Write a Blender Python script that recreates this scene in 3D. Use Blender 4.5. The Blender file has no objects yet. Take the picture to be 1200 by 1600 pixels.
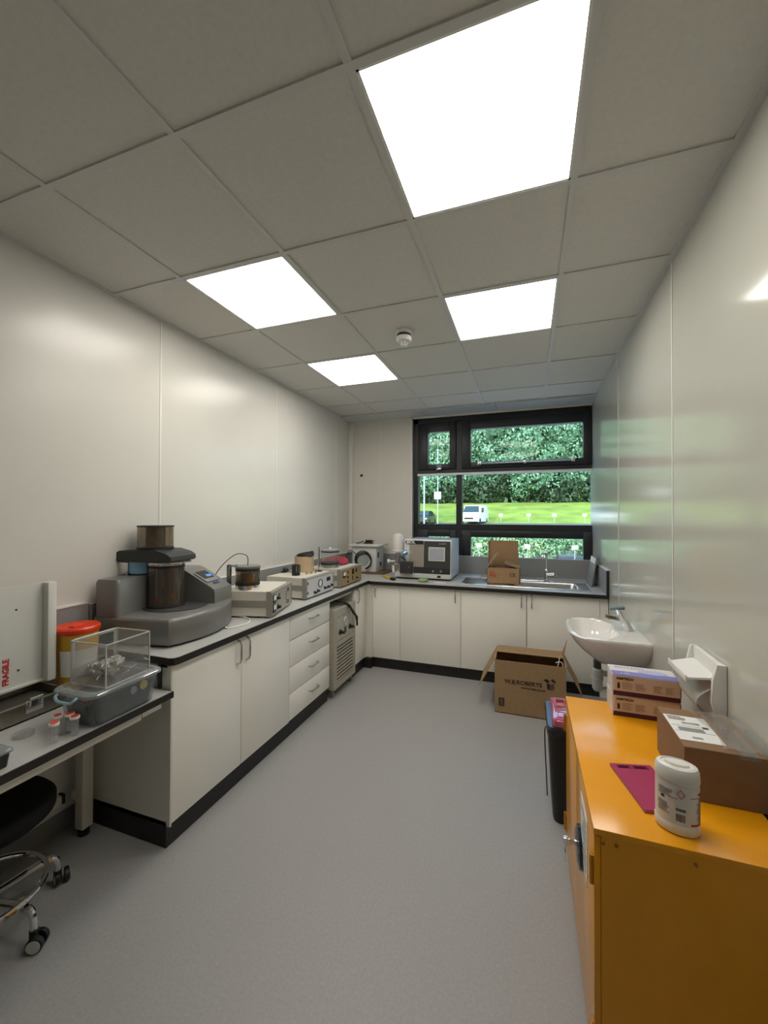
import bpy, bmesh, math, random
from mathutils import Vector, Matrix, Euler
PI = math.pi; rad = math.radians
random.seed(7)
C = bpy.data.collections.new('scene'); bpy.context.scene.collection.children.link(C)
sc = bpy.context.scene

# ------------------------------------------------------------------ camera
W = 2.747; CEIL = 2.708; FARY = 4.68
yaw, pitch, roll = 0.340196880, 0.0101744867, 0.00244392502
cd = bpy.data.cameras.new('camera'); cam = bpy.data.objects.new('camera', cd); C.objects.link(cam)
fw = Vector((-math.sin(yaw)*math.cos(pitch), math.cos(yaw)*math.cos(pitch), math.sin(pitch)))
r0 = Vector((math.cos(yaw), math.sin(yaw), 0)); u0 = r0.cross(fw)
rt = math.cos(roll)*r0 + math.sin(roll)*u0; up = -math.sin(roll)*r0 + math.cos(roll)*u0
m = Matrix((rt, up, -fw)).transposed().to_4x4(); m.translation = Vector((2.1116, 0, 1.52))
cam.matrix_world = m
cd.sensor_fit = 'VERTICAL'; cd.sensor_height = 36; cd.lens = 36*634.44/1600; cd.clip_start = 0.02; cd.clip_end = 500
sc.camera = cam
# ------------------------------------------------------------------ world, sun, exposure
sc.view_settings.view_transform = 'Standard'; sc.view_settings.look = 'None'
sc.view_settings.gamma = 1; sc.view_settings.use_curve_mapping = False
sc.view_settings.exposure = 1.38
PANEL = 4.6                      # ceiling light panels
w = bpy.data.worlds.new('world'); sc.world = w; w.use_nodes = True
nt = w.node_tree; bg = nt.nodes['Background']
sky = nt.nodes.new('ShaderNodeTexSky'); sky.sky_type = 'NISHITA'; sky.sun_disc = False
sky.sun_elevation = rad(48); sky.sun_rotation = rad(160); sky.air_density = 1.3; sky.dust_density = 1.0
nt.links.new(sky.outputs[0], bg.inputs[0]); bg.inputs[1].default_value = 0.26
sd = bpy.data.lights.new('sun', 'SUN'); sun = bpy.data.objects.new('sun', sd); C.objects.link(sun)
sd.energy = 1.15; sd.angle = rad(0.6); sd.color = (1, 0.95, 0.86)
sun.rotation_euler = (rad(58), 0, rad(-28)); sun.location = (0, -10, 20)

# ------------------------------------------------------------------ materials
MATS = {}
def mat(name, col, rough=0.5, metal=0.0, spec=0.5, noise=0.0, nscale=20, bump=0.0, bscale=80, coat=0.0, emit=None, estr=0.0, trans=0.0, alpha=1.0):
    if name in MATS: return MATS[name]
    m = bpy.data.materials.new(name); m.use_nodes = True; MATS[name] = m
    n = m.node_tree.nodes; l = m.node_tree.links; b = n['Principled BSDF']
    c = (col[0], col[1], col[2], 1)
    b.inputs['Base Color'].default_value = c
    b.inputs['Roughness'].default_value = rough; b.inputs['Metallic'].default_value = metal
    b.inputs['Specular IOR Level'].default_value = spec
    if coat: b.inputs['Coat Weight'].default_value = coat; b.inputs['Coat Roughness'].default_value = 0.17 if 'yellow' in name else 0.08
    if trans: b.inputs['Transmission Weight'].default_value = trans
    tc = n.new('ShaderNodeTexCoord')
    if noise:
        t = n.new('ShaderNodeTexNoise'); t.inputs['Scale'].default_value = nscale; t.inputs['Detail'].default_value = 5
        l.new(tc.outputs['Object'], t.inputs['Vector'])
        r = n.new('ShaderNodeValToRGB')
        r.color_ramp.elements[0].position = 0.3; r.color_ramp.elements[1].position = 0.7
        r.color_ramp.elements[0].color = tuple(max(0, x*(1-noise)) for x in col)+(1,)
        r.color_ramp.elements[1].color = tuple(min(1, x*(1+noise)) for x in col)+(1,)
        l.new(t.outputs['Fac'], r.inputs['Fac']); l.new(r.outputs['Color'], b.inputs['Base Color'])
    if bump:
        t2 = n.new('ShaderNodeTexNoise'); t2.inputs['Scale'].default_value = bscale; t2.inputs['Detail'].default_value = 3
        l.new(tc.outputs['Object'], t2.inputs['Vector'])
        bp = n.new('ShaderNodeBump'); bp.inputs['Strength'].default_value = bump; bp.inputs['Distance'].default_value = 0.002
        l.new(t2.outputs['Fac'], bp.inputs['Height']); l.new(bp.outputs['Normal'], b.inputs['Normal'])
    if emit:
        b.inputs['Emission Color'].default_value = (emit[0], emit[1], emit[2], 1); b.inputs['Emission Strength'].default_value = estr
    return m
def clear(name, tint=(1, 1, 1), refl=0.06, rough=0.02, haze=0.0, hcol=(.8, .8, .8), edge=.35):
    """thin clear sheet: straight-through light plus a fresnel-like reflection, optional milky part"""
    if name in MATS: return MATS[name]
    m = bpy.data.materials.new(name); m.use_nodes = True; MATS[name] = m
    n = m.node_tree.nodes; l = m.node_tree.links; n.remove(n['Principled BSDF']); out = n['Material Output']
    tr = n.new('ShaderNodeBsdfTransparent'); tr.inputs[0].default_value = tint+(1,)
    gl = n.new('ShaderNodeBsdfGlossy'); gl.inputs['Roughness'].default_value = rough
    lw = n.new('ShaderNodeLayerWeight'); lw.inputs[0].default_value = 0.35
    mm = n.new('ShaderNodeMath'); mm.operation = 'MULTIPLY_ADD'; mm.inputs[1].default_value = edge; mm.inputs[2].default_value = refl
    l.new(lw.outputs['Facing'], mm.inputs[0])
    mx = n.new('ShaderNodeMixShader'); l.new(mm.outputs[0], mx.inputs[0]); l.new(tr.outputs[0], mx.inputs[1]); l.new(gl.outputs[0], mx.inputs[2])
    last = mx
    if haze:
        df = n.new('ShaderNodeBsdfDiffuse'); df.inputs[0].default_value = hcol+(1,)
        m2 = n.new('ShaderNodeMixShader'); m2.inputs[0].default_value = haze
        l.new(mx.outputs[0], m2.inputs[1]); l.new(df.outputs[0], m2.inputs[2]); last = m2
    l.new(last.outputs[0], out.inputs[0]); return m

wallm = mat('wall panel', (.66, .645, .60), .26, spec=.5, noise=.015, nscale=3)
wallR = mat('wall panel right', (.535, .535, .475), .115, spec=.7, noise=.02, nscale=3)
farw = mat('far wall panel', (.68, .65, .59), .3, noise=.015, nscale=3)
stripm = mat('joint strip', (.72, .71, .66), .3)
floorm = mat('vinyl floor', (.33, .325, .32), .42, spec=.4, noise=.06, nscale=90, bump=.15, bscale=300)
tilem = mat('ceiling tile', (.64, .63, .58), .95, noise=.03, nscale=60, bump=.2, bscale=250)
teem = mat('ceiling tee', (.60, .595, .57), .55)
soffm = mat('soffit panel', (.58, .60, .60), .07)
frameM = mat('window frame', (.012, .014, .018), .4)
cab = mat('cabinet laminate', (.86, .84, .78), .3, noise=.01, nscale=5)
cabside = mat('cabinet side', (.70, .68, .61), .4)
black = mat('black plastic', (.008, .008, .009), .45)
blackedge = mat('black edge', (.012, .011, .011), .5)
worktop = mat('grey laminate', (.46, .46, .45), .35, noise=.12, nscale=250)
splashm = mat('grey splash', (.27, .27, .27), .4, noise=.08, nscale=200)
steel = mat('brushed steel', (.62, .62, .62), .22, metal=1, noise=.05, nscale=40)
chrome = mat('chrome', (.8, .8, .82), .06, metal=1)
hazel = mat('coater grey', (.20, .198, .19), .33, metal=.3)
darkgrey = mat('dark grey plastic', (.05, .05, .052), .45)
lidgrey = mat('graphite plastic', (.025, .026, .028), .5)
offw = mat('off white paint', (.62, .59, .52), .4)
taupe = mat('taupe metal', (.27, .255, .215), .45)
white = mat('white plastic', (.78, .77, .74), .35)
ceramic = mat('white ceramic', (.80, .78, .75), .08, coat=.6)
yellow = mat('yellow enamel', (.80, .335, .002), .6, spec=.15, noise=.03, nscale=8, coat=.8)
card = mat('cardboard', (.33, .205, .105), .8, noise=.06, nscale=25)
cardin = mat('cardboard inside', (.28, .175, .09), .85, noise=.06, nscale=25)
paper = mat('white paper', (.8, .8, .79), .55)
ink = mat('black ink', (.012, .012, .012), .6)
redink = mat('red ink', (.5, .02, .02), .5)
rubber = mat('black rubber', (.012, .012, .012), .6)
glass = clear('window glass', (.94, .985, .97), .008, edge=.10)
acryl = clear('clear acrylic', (.93, .93, .92), .05, .05, haze=.05)
smoke = clear('smoky glass', (.58, .49, .38), .07, .03, haze=.12, hcol=(.14, .115, .085))
smoked = clear('dark smoky glass', (.50, .42, .34), .09, .03, haze=.2, hcol=(.16, .13, .10))

# ------------------------------------------------------------------ geometry helpers
class G:
    def __init__(s): s.b = bmesh.new()
    def quad(s, *p):
        vs = [s.b.verts.new(q) for q in p]; return s.b.faces.new(vs)
    def box(s, x0, y0, z0, x1, y1, z1, bev=0, seg=2):
        if x0 > x1: x0, x1 = x1, x0
        if y0 > y1: y0, y1 = y1, y0
        if z0 > z1: z0, z1 = z1, z0
        v = [s.b.verts.new((x, y, z)) for x in (x0, x1) for y in (y0, y1) for z in (z0, z1)]
        fs = [s.b.faces.new([v[i] for i in f]) for f in ((0,1,3,2),(4,6,7,5),(0,4,5,1),(2,3,7,6),(0,2,6,4),(1,5,7,3))]
        if bev:
            es = list({e for f in fs for e in f.edges})
            bmesh.ops.bevel(s.b, geom=es, offset=min(bev, .49*min(x1-x0, y1-y0, z1-z0)), segments=seg, affect='EDGES', profile=.5)
        return s
    def obox(s, c, dx, dy, dz, rot, bev=0):
        """box of full sizes centred on c turned by Euler rot"""
        n0 = set(s.b.verts); s.box(-dx/2, -dy/2, -dz/2, dx/2, dy/2, dz/2, bev)
        M = Matrix.Translation(c) @ Euler(rot).to_matrix().to_4x4()
        for v in s.b.verts:
            if v not in n0: v.co = M @ v.co
        return s
    def loft(s, rings, cap0=True, cap1=True, closed=True):
        R = [[s.b.verts.new(p) for p in r] for r in rings]; n = len(R[0])
        for a, b in zip(R, R[1:]):
            for i in range(n if closed else n-1):
                j = (i+1) % n
                try: s.b.faces.new((a[i], a[j], b[j], b[i]))
                except ValueError: pass
        if cap0: s.b.faces.new(list(reversed(R[0])))
        if cap1: s.b.faces.new(R[-1])
        return s
    def lathe(s, prof, c=(0, 0, 0), seg=32, axis='z', cap=True):
        rings = []
        for r, h in prof:
            ring = []
            for i in range(seg):
                a = 2*PI*i/seg; x, y = max(r, 1e-4)*math.cos(a), max(r, 1e-4)*math.sin(a)
                p = {'z': (x, y, h), 'x': (h, x, y), 'y': (y, h, x)}[axis]
                ring.append((p[0]+c[0], p[1]+c[1], p[2]+c[2]))
            rings.append(ring)
        return s.loft(rings, cap, cap)
    def cyl(s, c, r, h, seg=32, axis='z', r2=None):
        return s.lathe([(r, 0), (r if r2 is None else r2, h)], c, seg, axis)
    def tube(s, pts, r, seg=8, smooth=0, closed=False, cap=True):
        P = [Vector(p) for p in pts]
        if smooth:
            Q = []; n = len(P)
            rng = range(n) if closed else range(n-1)
            for i in rng:
                if closed: p0, p1, p2, p3 = P[i-1], P[i], P[(i+1) % n], P[(i+2) % n]
                else: p0, p1, p2, p3 = P[max(i-1, 0)], P[i], P[i+1], P[min(i+2, n-1)]
                for k in range(smooth):
                    t = k/smooth
                    Q.append(.5*((2*p1)+(-p0+p2)*t+(2*p0-5*p1+4*p2-p3)*t*t+(-p0+3*p1-3*p2+p3)*t**3))
            if not closed: Q.append(P[-1])
            P = Q
        n = len(P); rings = []; last = None
        for i in range(n):
            if closed: d = (P[(i+1) % n]-P[i-1])
            else: d = P[min(i+1, n-1)]-P[max(i-1, 0)]
            d.normalize()
            if last is None:
                last = d.cross(Vector((0, 0, 1)));
                if last.length < .1: last = d.cross(Vector((1, 0, 0)))
            nx = (last - d*last.dot(d)).normalized(); ny = d.cross(nx); last = nx
            rings.append([P[i]+r*(math.cos(2*PI*k/seg)*nx+math.sin(2*PI*k/seg)*ny) for k in range(seg)])
        if closed: rings.append(rings[0]); return s.loft(rings, False, False)
        return s.loft(rings, cap, cap)
    def torus(s, c, R, r, axis='z', seg=32, rs=8, a0=0, a1=2*PI):
        full = abs(a1-a0-2*PI) < 1e-6; n = seg if full else seg+1; pts = []
        for i in range(n):
            a = a0+(a1-a0)*i/seg; x, y = R*math.cos(a), R*math.sin(a)
            p = {'z': (x, y, 0), 'x': (0, x, y), 'y': (x, 0, y)}[axis]
            pts.append((c[0]+p[0], c[1]+p[1], c[2]+p[2]))
        return s.tube(pts, r, rs, closed=full)
    def prism(s, poly, a, b, axis='y'):
        """poly in the plane across axis: y -> (x,z), x -> (y,z), z -> (x,y)"""
        f = {'y': lambda p, h: (p[0], h, p[1]), 'x': lambda p, h: (h, p[0], p[1]), 'z': lambda p, h: (p[0], p[1], h)}[axis]
        return s.loft([[f(p, a) for p in poly], [f(p, b) for p in poly]])
    def ball(s, c, r, sc=(1, 1, 1), seg=16):
        prof = [(r*math.sin(PI*k/10), -r*math.cos(PI*k/10)) for k in range(11)]
        n0 = set(s.b.verts); s.lathe(prof, (0, 0, 0), seg)
        for v in s.b.verts:
            if v not in n0: v.co = Vector((v.co.x*sc[0]+c[0], v.co.y*sc[1]+c[1], v.co.z*sc[2]+c[2]))
        return s
    def rrect(self, x0, y0, x1, y1, r, z, n=6):
        pts = []
        for cx, cy, a in ((x1-r, y1-r, 0), (x0+r, y1-r, PI/2), (x0+r, y0+r, PI), (x1-r, y0+r, 1.5*PI)):
            for k in range(n+1):
                t = a+PI/2*k/n; pts.append((cx+r*math.cos(t), cy+r*math.sin(t), z))
        return pts
SPLIT = {'seal', 'side_plate', 'side_recess', 'pillar', 'feet', 'hinge', 'rivets', 'screw', 'socket', 'buttons', 'display', 'side_sheet', 'wheel_disc'}
RENAME = {'feet': 'foot', 'rivets': 'rivet', 'buttons': 'button'}
def obj(name, g, m, parent=None, sharp=35, loc=None):
    if name in SPLIT and parent:
        seen = set(); g.b.verts.ensure_lookup_table(); isl = []
        for v in g.b.verts:
            if v in seen: continue
            st = [v]; seen.add(v); comp = []
            while st:
                q = st.pop(); comp.append(q)
                for e in q.link_edges:
                    w_ = e.other_vert(q)
                    if w_ not in seen: seen.add(w_); st.append(w_)
            isl.append(comp)
        o = None
        for comp in isl:
            h = G(); mp = {v: h.b.verts.new(v.co) for v in comp}
            for f in {f for v in comp for f in v.link_faces}: h.b.faces.new([mp[v] for v in f.verts])
            o = _obj(RENAME.get(name, name), h, m, parent, sharp, loc)
        g.b.free(); return o
    return _obj(name, g, m, parent, sharp, loc)
def _obj(name, g, m, parent=None, sharp=35, loc=None):
    me = bpy.data.meshes.new(name)
    bmesh.ops.recalc_face_normals(g.b, faces=g.b.faces); g.b.to_mesh(me); g.b.free()
    for p in me.polygons: p.use_smooth = True
    me.set_sharp_from_angle(angle=rad(sharp)); me.materials.append(m)
    o = bpy.data.objects.new(name, me); C.objects.link(o)
    if parent: o.parent = parent
    if loc: o.location = loc
    return o
def tag(o, label, cat, group=None):
    o['label'] = label; o['category'] = cat
    if group: o['group'] = group
    return o
def T(name, label, cat, loc=(0, 0, 0), rz=0, group=None):
    o = bpy.data.objects.new(name, None); o.empty_display_size = .05; C.objects.link(o)
    o.location = loc; o.rotation_euler = (0, 0, rz); return tag(o, label, cat, group)
def S(name, g, m, parent=None):
    o = obj(name, g, m, parent)
    if not parent: o['kind'] = 'structure'
    return o
def text(s, size, loc, rot, m, parent, name='lettering', ext=.0006, align='CENTER', sx=1.0, bold=0.0):
    cu = bpy.data.curves.new(name, 'FONT'); cu.body = s; cu.size = size; cu.extrude = ext; cu.align_x = align; cu.align_y = 'CENTER'; cu.offset = bold
    t = bpy.data.objects.new('tmp', cu); C.objects.link(t)
    bpy.context.view_layer.update()
    me = bpy.data.meshes.new_from_object(t.evaluated_get(bpy.context.evaluated_depsgraph_get()))
    bpy.data.objects.remove(t); bpy.data.curves.remove(cu)
    me.name = name; me.materials.clear(); me.materials.append(m)
    o = bpy.data.objects.new(name, me); C.objects.link(o); o.parent = parent; o.location = loc; o.rotation_euler = rot; o.scale = (sx, 1, 1)
    return o
def tree_copy(o, parent=None):
    c = o.copy(); C.objects.link(c); c.parent = parent
    for ch in list(o.children): tree_copy(ch, c)
    return c
FACE_Y = (PI/2, 0, 0)          # text on a face looking towards -y
FACE_X = (PI/2, 0, PI/2)       # text on a face looking towards +x

# ================================================================== SETTING
BY = -1.3
g = G(); g.box(-.15, BY-.15, -.12, W+.15, FARY+.16, 0); S('floor', g, floorm)
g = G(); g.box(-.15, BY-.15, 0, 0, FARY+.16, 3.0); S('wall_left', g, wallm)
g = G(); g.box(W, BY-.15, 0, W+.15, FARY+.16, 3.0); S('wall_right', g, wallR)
g = G(); g.box(0, BY-.15, 0, W, BY, 3.0); S('wall_back', g, wallm)
WX0 = .815; WT = 2.668; WB = 1.0; WY = 4.74
g = G(); g.box(0, FARY, 0, WX0, FARY+.16, 3.0); g.box(WX0, FARY, 0, W, FARY+.16, WB); g.box(WX0, FARY, WT+.02, W, FARY+.16, 3.0)
S('wall_far', g, farw)
gx = [0, .468, 1.068, 1.668, 2.268, W]
gy = [BY] + [.3696+.6*k for k in range(-2, 7)] + [4.38]
rowsY = {k: .3696+.6*k for k in range(-3, 8)}
LIGHT = [(1, 2), (1, 4), (3, 1), (3, 3)]   # column index, row index
g = G()
ys = [BY]+[rowsY[k] for k in range(-2, 7)]+[4.38]
for i in range(len(gx)-1):
    for j in range(len(ys)-1):
        isl = any(abs(gx[c]-gx[i]) < .01 and abs(rowsY[r]-ys[j]) < .01 for c, r in LIGHT)
        if isl: continue
        g.box(gx[i]+.006, ys[j]+.006, CEIL+.006, gx[i+1]-.006, ys[j+1]-.006, CEIL+.03)
g.box(-.1, BY-.1, CEIL+.12, W+.1, FARY+.1, CEIL+.2)
S('ceiling', g, tilem)
g = G()
for x in gx[1:-1]: g.box(x-.012, BY, CEIL, x+.012, 4.38, CEIL+.012)
for y in ys[1:-1]: g.box(0, y-.012, CEIL-.0005, W, y+.012, CEIL+.0115)
g.box(0, BY, CEIL-.001, .022, 4.38, CEIL+.02); g.box(W-.022, BY, CEIL-.001, W, 4.38, CEIL+.02)
S('trim_1', g, teem)
g = G(); g.box(0, 4.38, CEIL-.012, .99, FARY, CEIL+.1); g.box(.994, 4.38, CEIL-.012, 1.79, FARY, CEIL+.1); g.box(1.794, 4.38, CEIL-.012, W, FARY, CEIL+.1)
S('trim_2', g, soffm)
n = 3
for y in (.655, 1.873, 3.078, 4.279):
    g = G(); g.box(0, y-.006, 0, .003, y+.006, CEIL, .001); S('trim_%d' % n, g, stripm); n += 1
for y in (1.02, 2.222, 3.416):
    g = G(); g.box(W-.003, y-.006, 0, W, y+.006, CEIL, .001); S('trim_%d' % n, g, stripm); n += 1
g = G(); g.box(.40, FARY-.003, 1.07, .412, FARY, CEIL-.01, .001); S('trim_%d' % n, g, stripm); n += 1
g = G(); g.box(0, FARY-.05, 1.07, .05, FARY, CEIL-.01, .006); S('trim_%d' % n, g, stripm); n += 1
g = G(); g.box(WX0-.018, FARY-.004, 1.07, WX0, WY-.03, CEIL-.01, .001); g.box(.05, FARY-.004, CEIL-.03, W, FARY, CEIL-.012); S('trim_%d' % n, g, stripm); n += 1
# dado strip on the left wall above the bench
g = G(); g.box(0, BY, .985, .012, 1.44, 1.075); S('trim_%d' % n, g, splashm); n += 1
g = G(); g.box(0, BY, 1.075, .016, 1.44, 1.083); g.box(0, BY, .975, .016, 1.44, .988); S('trim_%d' % n, g, white); n += 1
# coved black base behind the open floor
g = G(); g.box(W-.006, BY, 0, W, 3.80, .10); S('baseboard_right', g, mat('base cove', (.17, .17, .17), .5))
g = G(); g.box(0, BY, 0, .006, 1.43, .10); S('baseboard_left', g, MATS['base cove'])
# small dark cap on the far wall
g = G(); g.lathe([(.001, -.012), (.014, -.012), (.017, -.008), (.017, 0)], (.157, FARY, 2.026), 20, 'y')
tag(obj('wall_plug', g, black), 'small round black plug on the far wall left of the window', 'wall plug')

# ------------------------------------------------------------------ window
win = bpy.data.objects.new('window_1', None); C.objects.link(win); win['kind'] = 'structure'
g = G(); y0, y1 = WY-.005, WY+.085
g.box(WX0, y0, WB, .872, y1, WT+.02); g.box(WX0, y0, 2.625, W, y1, WT+.02)
g.box(1.327, y0, WB, 1.392, y1, 2.64)
g.box(.872, y0, 2.005, 1.327, y1, 2.07); g.box(1.392, y0, 2.005, W, y1, 2.07)
g.box(.872, y0, 1.36, 1.327, y1, 1.428); g.box(1.392, y0, 1.36, W, y1, 1.428)
g.box(WX0, y0, WB-.0, W, y1, 1.02)
o = obj('window_frame', g, frameM, win)
def sash(x0, z0, x1, z1, gx0, gz0, gx1, gz1):
    g = G(); a, b = WY-.03, WY+.05
    g.box(x0, a, z0, gx0, b, z1, .006); g.box(gx1, a, z0, x1, b, z1, .006)
    g.box(gx0, a, z0, gx1, b, gz0, .006); g.box(gx0, a, gz1, gx1, b, z1, .006)
    obj('sash', g, frameM, win)
    g = G(); g.box(gx0, WY+.01, gz0, gx1, WY+.016, gz1); obj('pane', g, glass, win)
sash(.8725, 2.0705, 1.3265, 2.6245, .995, 2.135, 1.252, 2.515)
sash(1.3925, 2.0705, W-.0005, 2.6245, 1.497, 2.14, 2.663, 2.52)
sash(.8725, 1.0205, 1.3265, 1.3595, .995, 1.06, 1.252, 1.283)
sash(1.3925, 1.0205, W-.0005, 1.3595, 1.497, 1.045, 2.661, 1.283)
for a, b in ((.872, 1.327), (1.392, W)):
    g = G(); g.box(a, WY+.01, 1.428, b, WY+.016, 2.005); obj('pane', g, glass, win)
g = G(); g.box(.872, WY-.05, 2.0, W, WY-.004, 2.022, .002); obj('window_trim', g, mat('white bead', (.8, .82, .82), .4), win)
g = G(); g.box(1.10, WY-.055, 2.06, 1.16, WY-.03, 2.09, .003); g.tube([(1.115, WY-.06, 2.08), (1.115, WY-.075, 2.10), (1.17, WY-.08, 2.10)], .007); obj('handle', g, steel, win)
g = G(); g.tube([(1.60, WY-.085, 2.115), (2.56, WY-.085, 2.115)], .010, 12)
for x in (1.60, 2.08, 2.56): g.box(x-.018, WY-.10, 2.095, x+.018, WY-.03, 2.135, .004)
obj('restrictor_bar', g, steel, win)
# ------------------------------------------------------------------ ceiling lights
diff = mat('light diffuser', (.9, .9, .88), .6, emit=(1, .95, .865), estr=PANEL)
LAB = {(1, 2): 'square lit ceiling panel nearest the left wall, second largest in view', (1, 4): 'small far lit ceiling panel left of the smoke detector',
       (3, 1): 'largest square lit ceiling panel at the top of the view', (3, 3): 'square lit ceiling panel between the largest panel and the window'}
for c, r in LIGHT:
    x0, x1, a, b = gx[c]+.012, gx[c+1]-.012, rowsY[r]+.012, rowsY[r]+.588
    t = T('ceiling_light', LAB[(c, r)], 'ceiling light', ((x0+x1)/2, (a+b)/2, CEIL), 0, 'square ceiling light panels')
    hx, hy = (x1-x0)/2, (b-a)/2
    g = G()
    for s in (-1, 1):
        g.box(s*hx, -hy, .001, s*(hx-.008), hy, .05); g.box(-hx, s*hy, .001, hx, s*(hy-.008), .05)
    g.box(-hx, -hy, .045, hx, hy, .05); obj('frame', g, white, t)
    g = G(); g.box(-hx+.008, -hy+.008, .004, hx-.008, hy-.008, .008); obj('diffuser', g, diff, t)
# smoke detector
t = T('smoke_detector', 'round white smoke detector with dark band on the ceiling', 'smoke detector', (1.36, 2.50, CEIL))
g = G(); g.lathe([(.052, 0.004), (.052, -.012), (.048, -.018)], (0, 0, 0), 32); obj('base', g, white, t)
g = G(); g.lathe([(.046, -.018), (.046, -.036)], (0, 0, 0), 32); obj('band', g, darkgrey, t)
g = G(); g.lathe([(.050, -.036), (.050, -.052), (.044, -.062), (.026, -.064), (.026, -.064)], (0, 0, 0), 32)
for k in range(6): g.box(.018*math.cos(k*PI/3)-.003, .018*math.sin(k*PI/3)-.003, -.09, .018*math.cos(k*PI/3)+.003, .018*math.sin(k*PI/3)+.003, -.063)
g.lathe([(.022, -.088), (.022, -.093), (.012, -.096)], (0, 0, 0), 20); obj('sensor_head', g, white, t)

# ================================================================== BASE CABINETS
DX = .573; DY = 3.82; TOPZ = .87
def handle_v(g, x, y, z, L=.13, ax='x'):
    d = .028
    if ax == 'x': p = [(x, y, z-L/2), (x+d, y, z-L/2+.012), (x+d, y, z+L/2-.012), (x, y, z+L/2)]
    else: p = [(x, y, z-L/2), (x, y-d, z-L/2+.012), (x, y-d, z+L/2-.012), (x, y, z+L/2)]
    q = [p[0], tuple((a*.25+b*.75) for a, b in zip(p[0], p[1])), tuple(a*.85+b*.15 for a, b in zip(p[1], p[2])), tuple(a*.15+b*.85 for a, b in zip(p[1], p[2])), tuple((a*.75+b*.25) for a, b in zip(p[2], p[3])), p[3]]
    return g.tube(q, .0062, 8)
def base_unit(label, y0, y1, split, first=False):
    """unit on the left run, origin at floor (0,y0)"""
    t = T('base_cabinet', label, 'base cabinet', (0, y0, 0)); L = y1-y0
    g = G(); g.box(.01, 0, .10, DX-.02, .018, .838); g.box(.01, L-.018, .10, DX-.02, L, .838); g.box(.01, 0, .10, DX-.02, L, .118); g.box(.01, 0, .1, .025, L, .838); g.box(.01, 0, .82, DX-.02, L, .838)
    if first: g.box(DX-.02, 0, .1, DX+.001, .008, .838)
    obj('body', g, cabside, t)
    g = G(); g.box(.03, -.001 if first else 0, 0.0, .553, L, .10); obj('plinth', g, blackedge, t)
    return t, L
t, L = base_unit('white two-door base cabinet at the near end of the left run', 1.432, 2.415, 2, True)
for a, b, hy in ((.010, .486, .452), (.489, L-.001, .527)):
    g = G(); g.box(DX-.019, a, .11, DX, b-.002, .833, .0015); d = obj('door', g, cab, t)
    g = G(); handle_v(g, DX, hy, .755, .135); obj('handle', g, steel, d)
t, L = base_unit('white base cabinet with four drawers in the left run', 2.416, 3.012, 0)
zs = [.833, .658, .475, .293, .11]
for k in range(4):
    g = G(); g.box(DX-.019, .001, zs[k+1]+.0055, DX, L-.001, zs[k], .0015); d = obj('drawer', g, cab, t)
    zz = zs[k]-.075; yc = L*.5+.02
    g = G(); q = [(DX, yc-.06, zz), (DX+.022, yc-.056, zz), (DX+.028, yc-.045, zz), (DX+.028, yc+.045, zz), (DX+.022, yc+.056, zz), (DX, yc+.06, zz)]
    g.tube(q, .0062, 8); obj('handle', g, steel, d)
t, L = base_unit('narrow white cabinet between the chiller and the inner corner', 3.505, 3.79, 1)
g = G(); g.box(DX-.019, .001, .11, DX, L-.01, .833, .0015); d = obj('door', g, cab, t)
g = G(); handle_v(g, DX, .07, .755, .13); obj('handle', g, steel, d)
# bay behind the chiller
g = G(); g.box(.53, 3.014, .80, .555, 3.503, .838)
tag(obj('bay_rail', g, cabside), 'white rail spanning the open bay above the floor chiller', 'rail')
def far_unit(label, x0, x1, doors):
    t = T('base_cabinet', label, 'base cabinet', (x0, DY, 0)); L = x1-x0; D = FARY-DY-.01
    g = G(); g.box(0, .02, .1, .018, D, .838); g.box(L-.018, .02, .1, L, D, .838); g.box(0, .02, .1, L, D, .118); g.box(0, D-.015, .1, L, D, .838)
    obj('body', g, cabside, t)
    g = G(); g.box(0, .03, 0, L, .05, .10); obj('plinth', g, blackedge, t)
    for a, b, hx in doors:
        g = G(); g.box(a+.0015, 0, .108, b-.0015, .019, .833, .0015); d = obj('door', g, cab, t)
        g = G(); handle_v(g, hx, 0, .765, .115, 'y'); obj('handle', g, steel, d)
far_unit('narrow white corner cabinet under the white transformer box', .640, .928, [(0, .288, .035)])
far_unit('single-door white cabinet below the bench-top coater with a screen', .929, 1.522, [(0, .593, .545)])
far_unit('two-door white sink cabinet under the window', 1.523, 2.68, [(0, .578, .535), (.580, 1.157, .62)])
g = G(); g.box(2.682, DY+.004, .1, W-.004, DY+.02, .838); g.box(2.682, DY+.03, 0, W-.007, DY+.05, .1)
tag(obj('filler_panel', g, cab), 'narrow white filler panel between sink cabinet and right wall', 'filler panel')
t = T('corner_post', 'white corner post where the two cabinet runs meet', 'corner post', (0, 0, 0))
g = G(); g.prism([(.556, 3.792), (.573, 3.792), (.573, 3.825), (.637, 3.825), (.637, 3.84), (.556, 3.84)], .1, .836, 'z'); obj('post', g, cabside, t)
g = G(); g.box(.535, 3.792, .001, .638, 3.868, .099); obj('plinth', g, blackedge, t)
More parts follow.
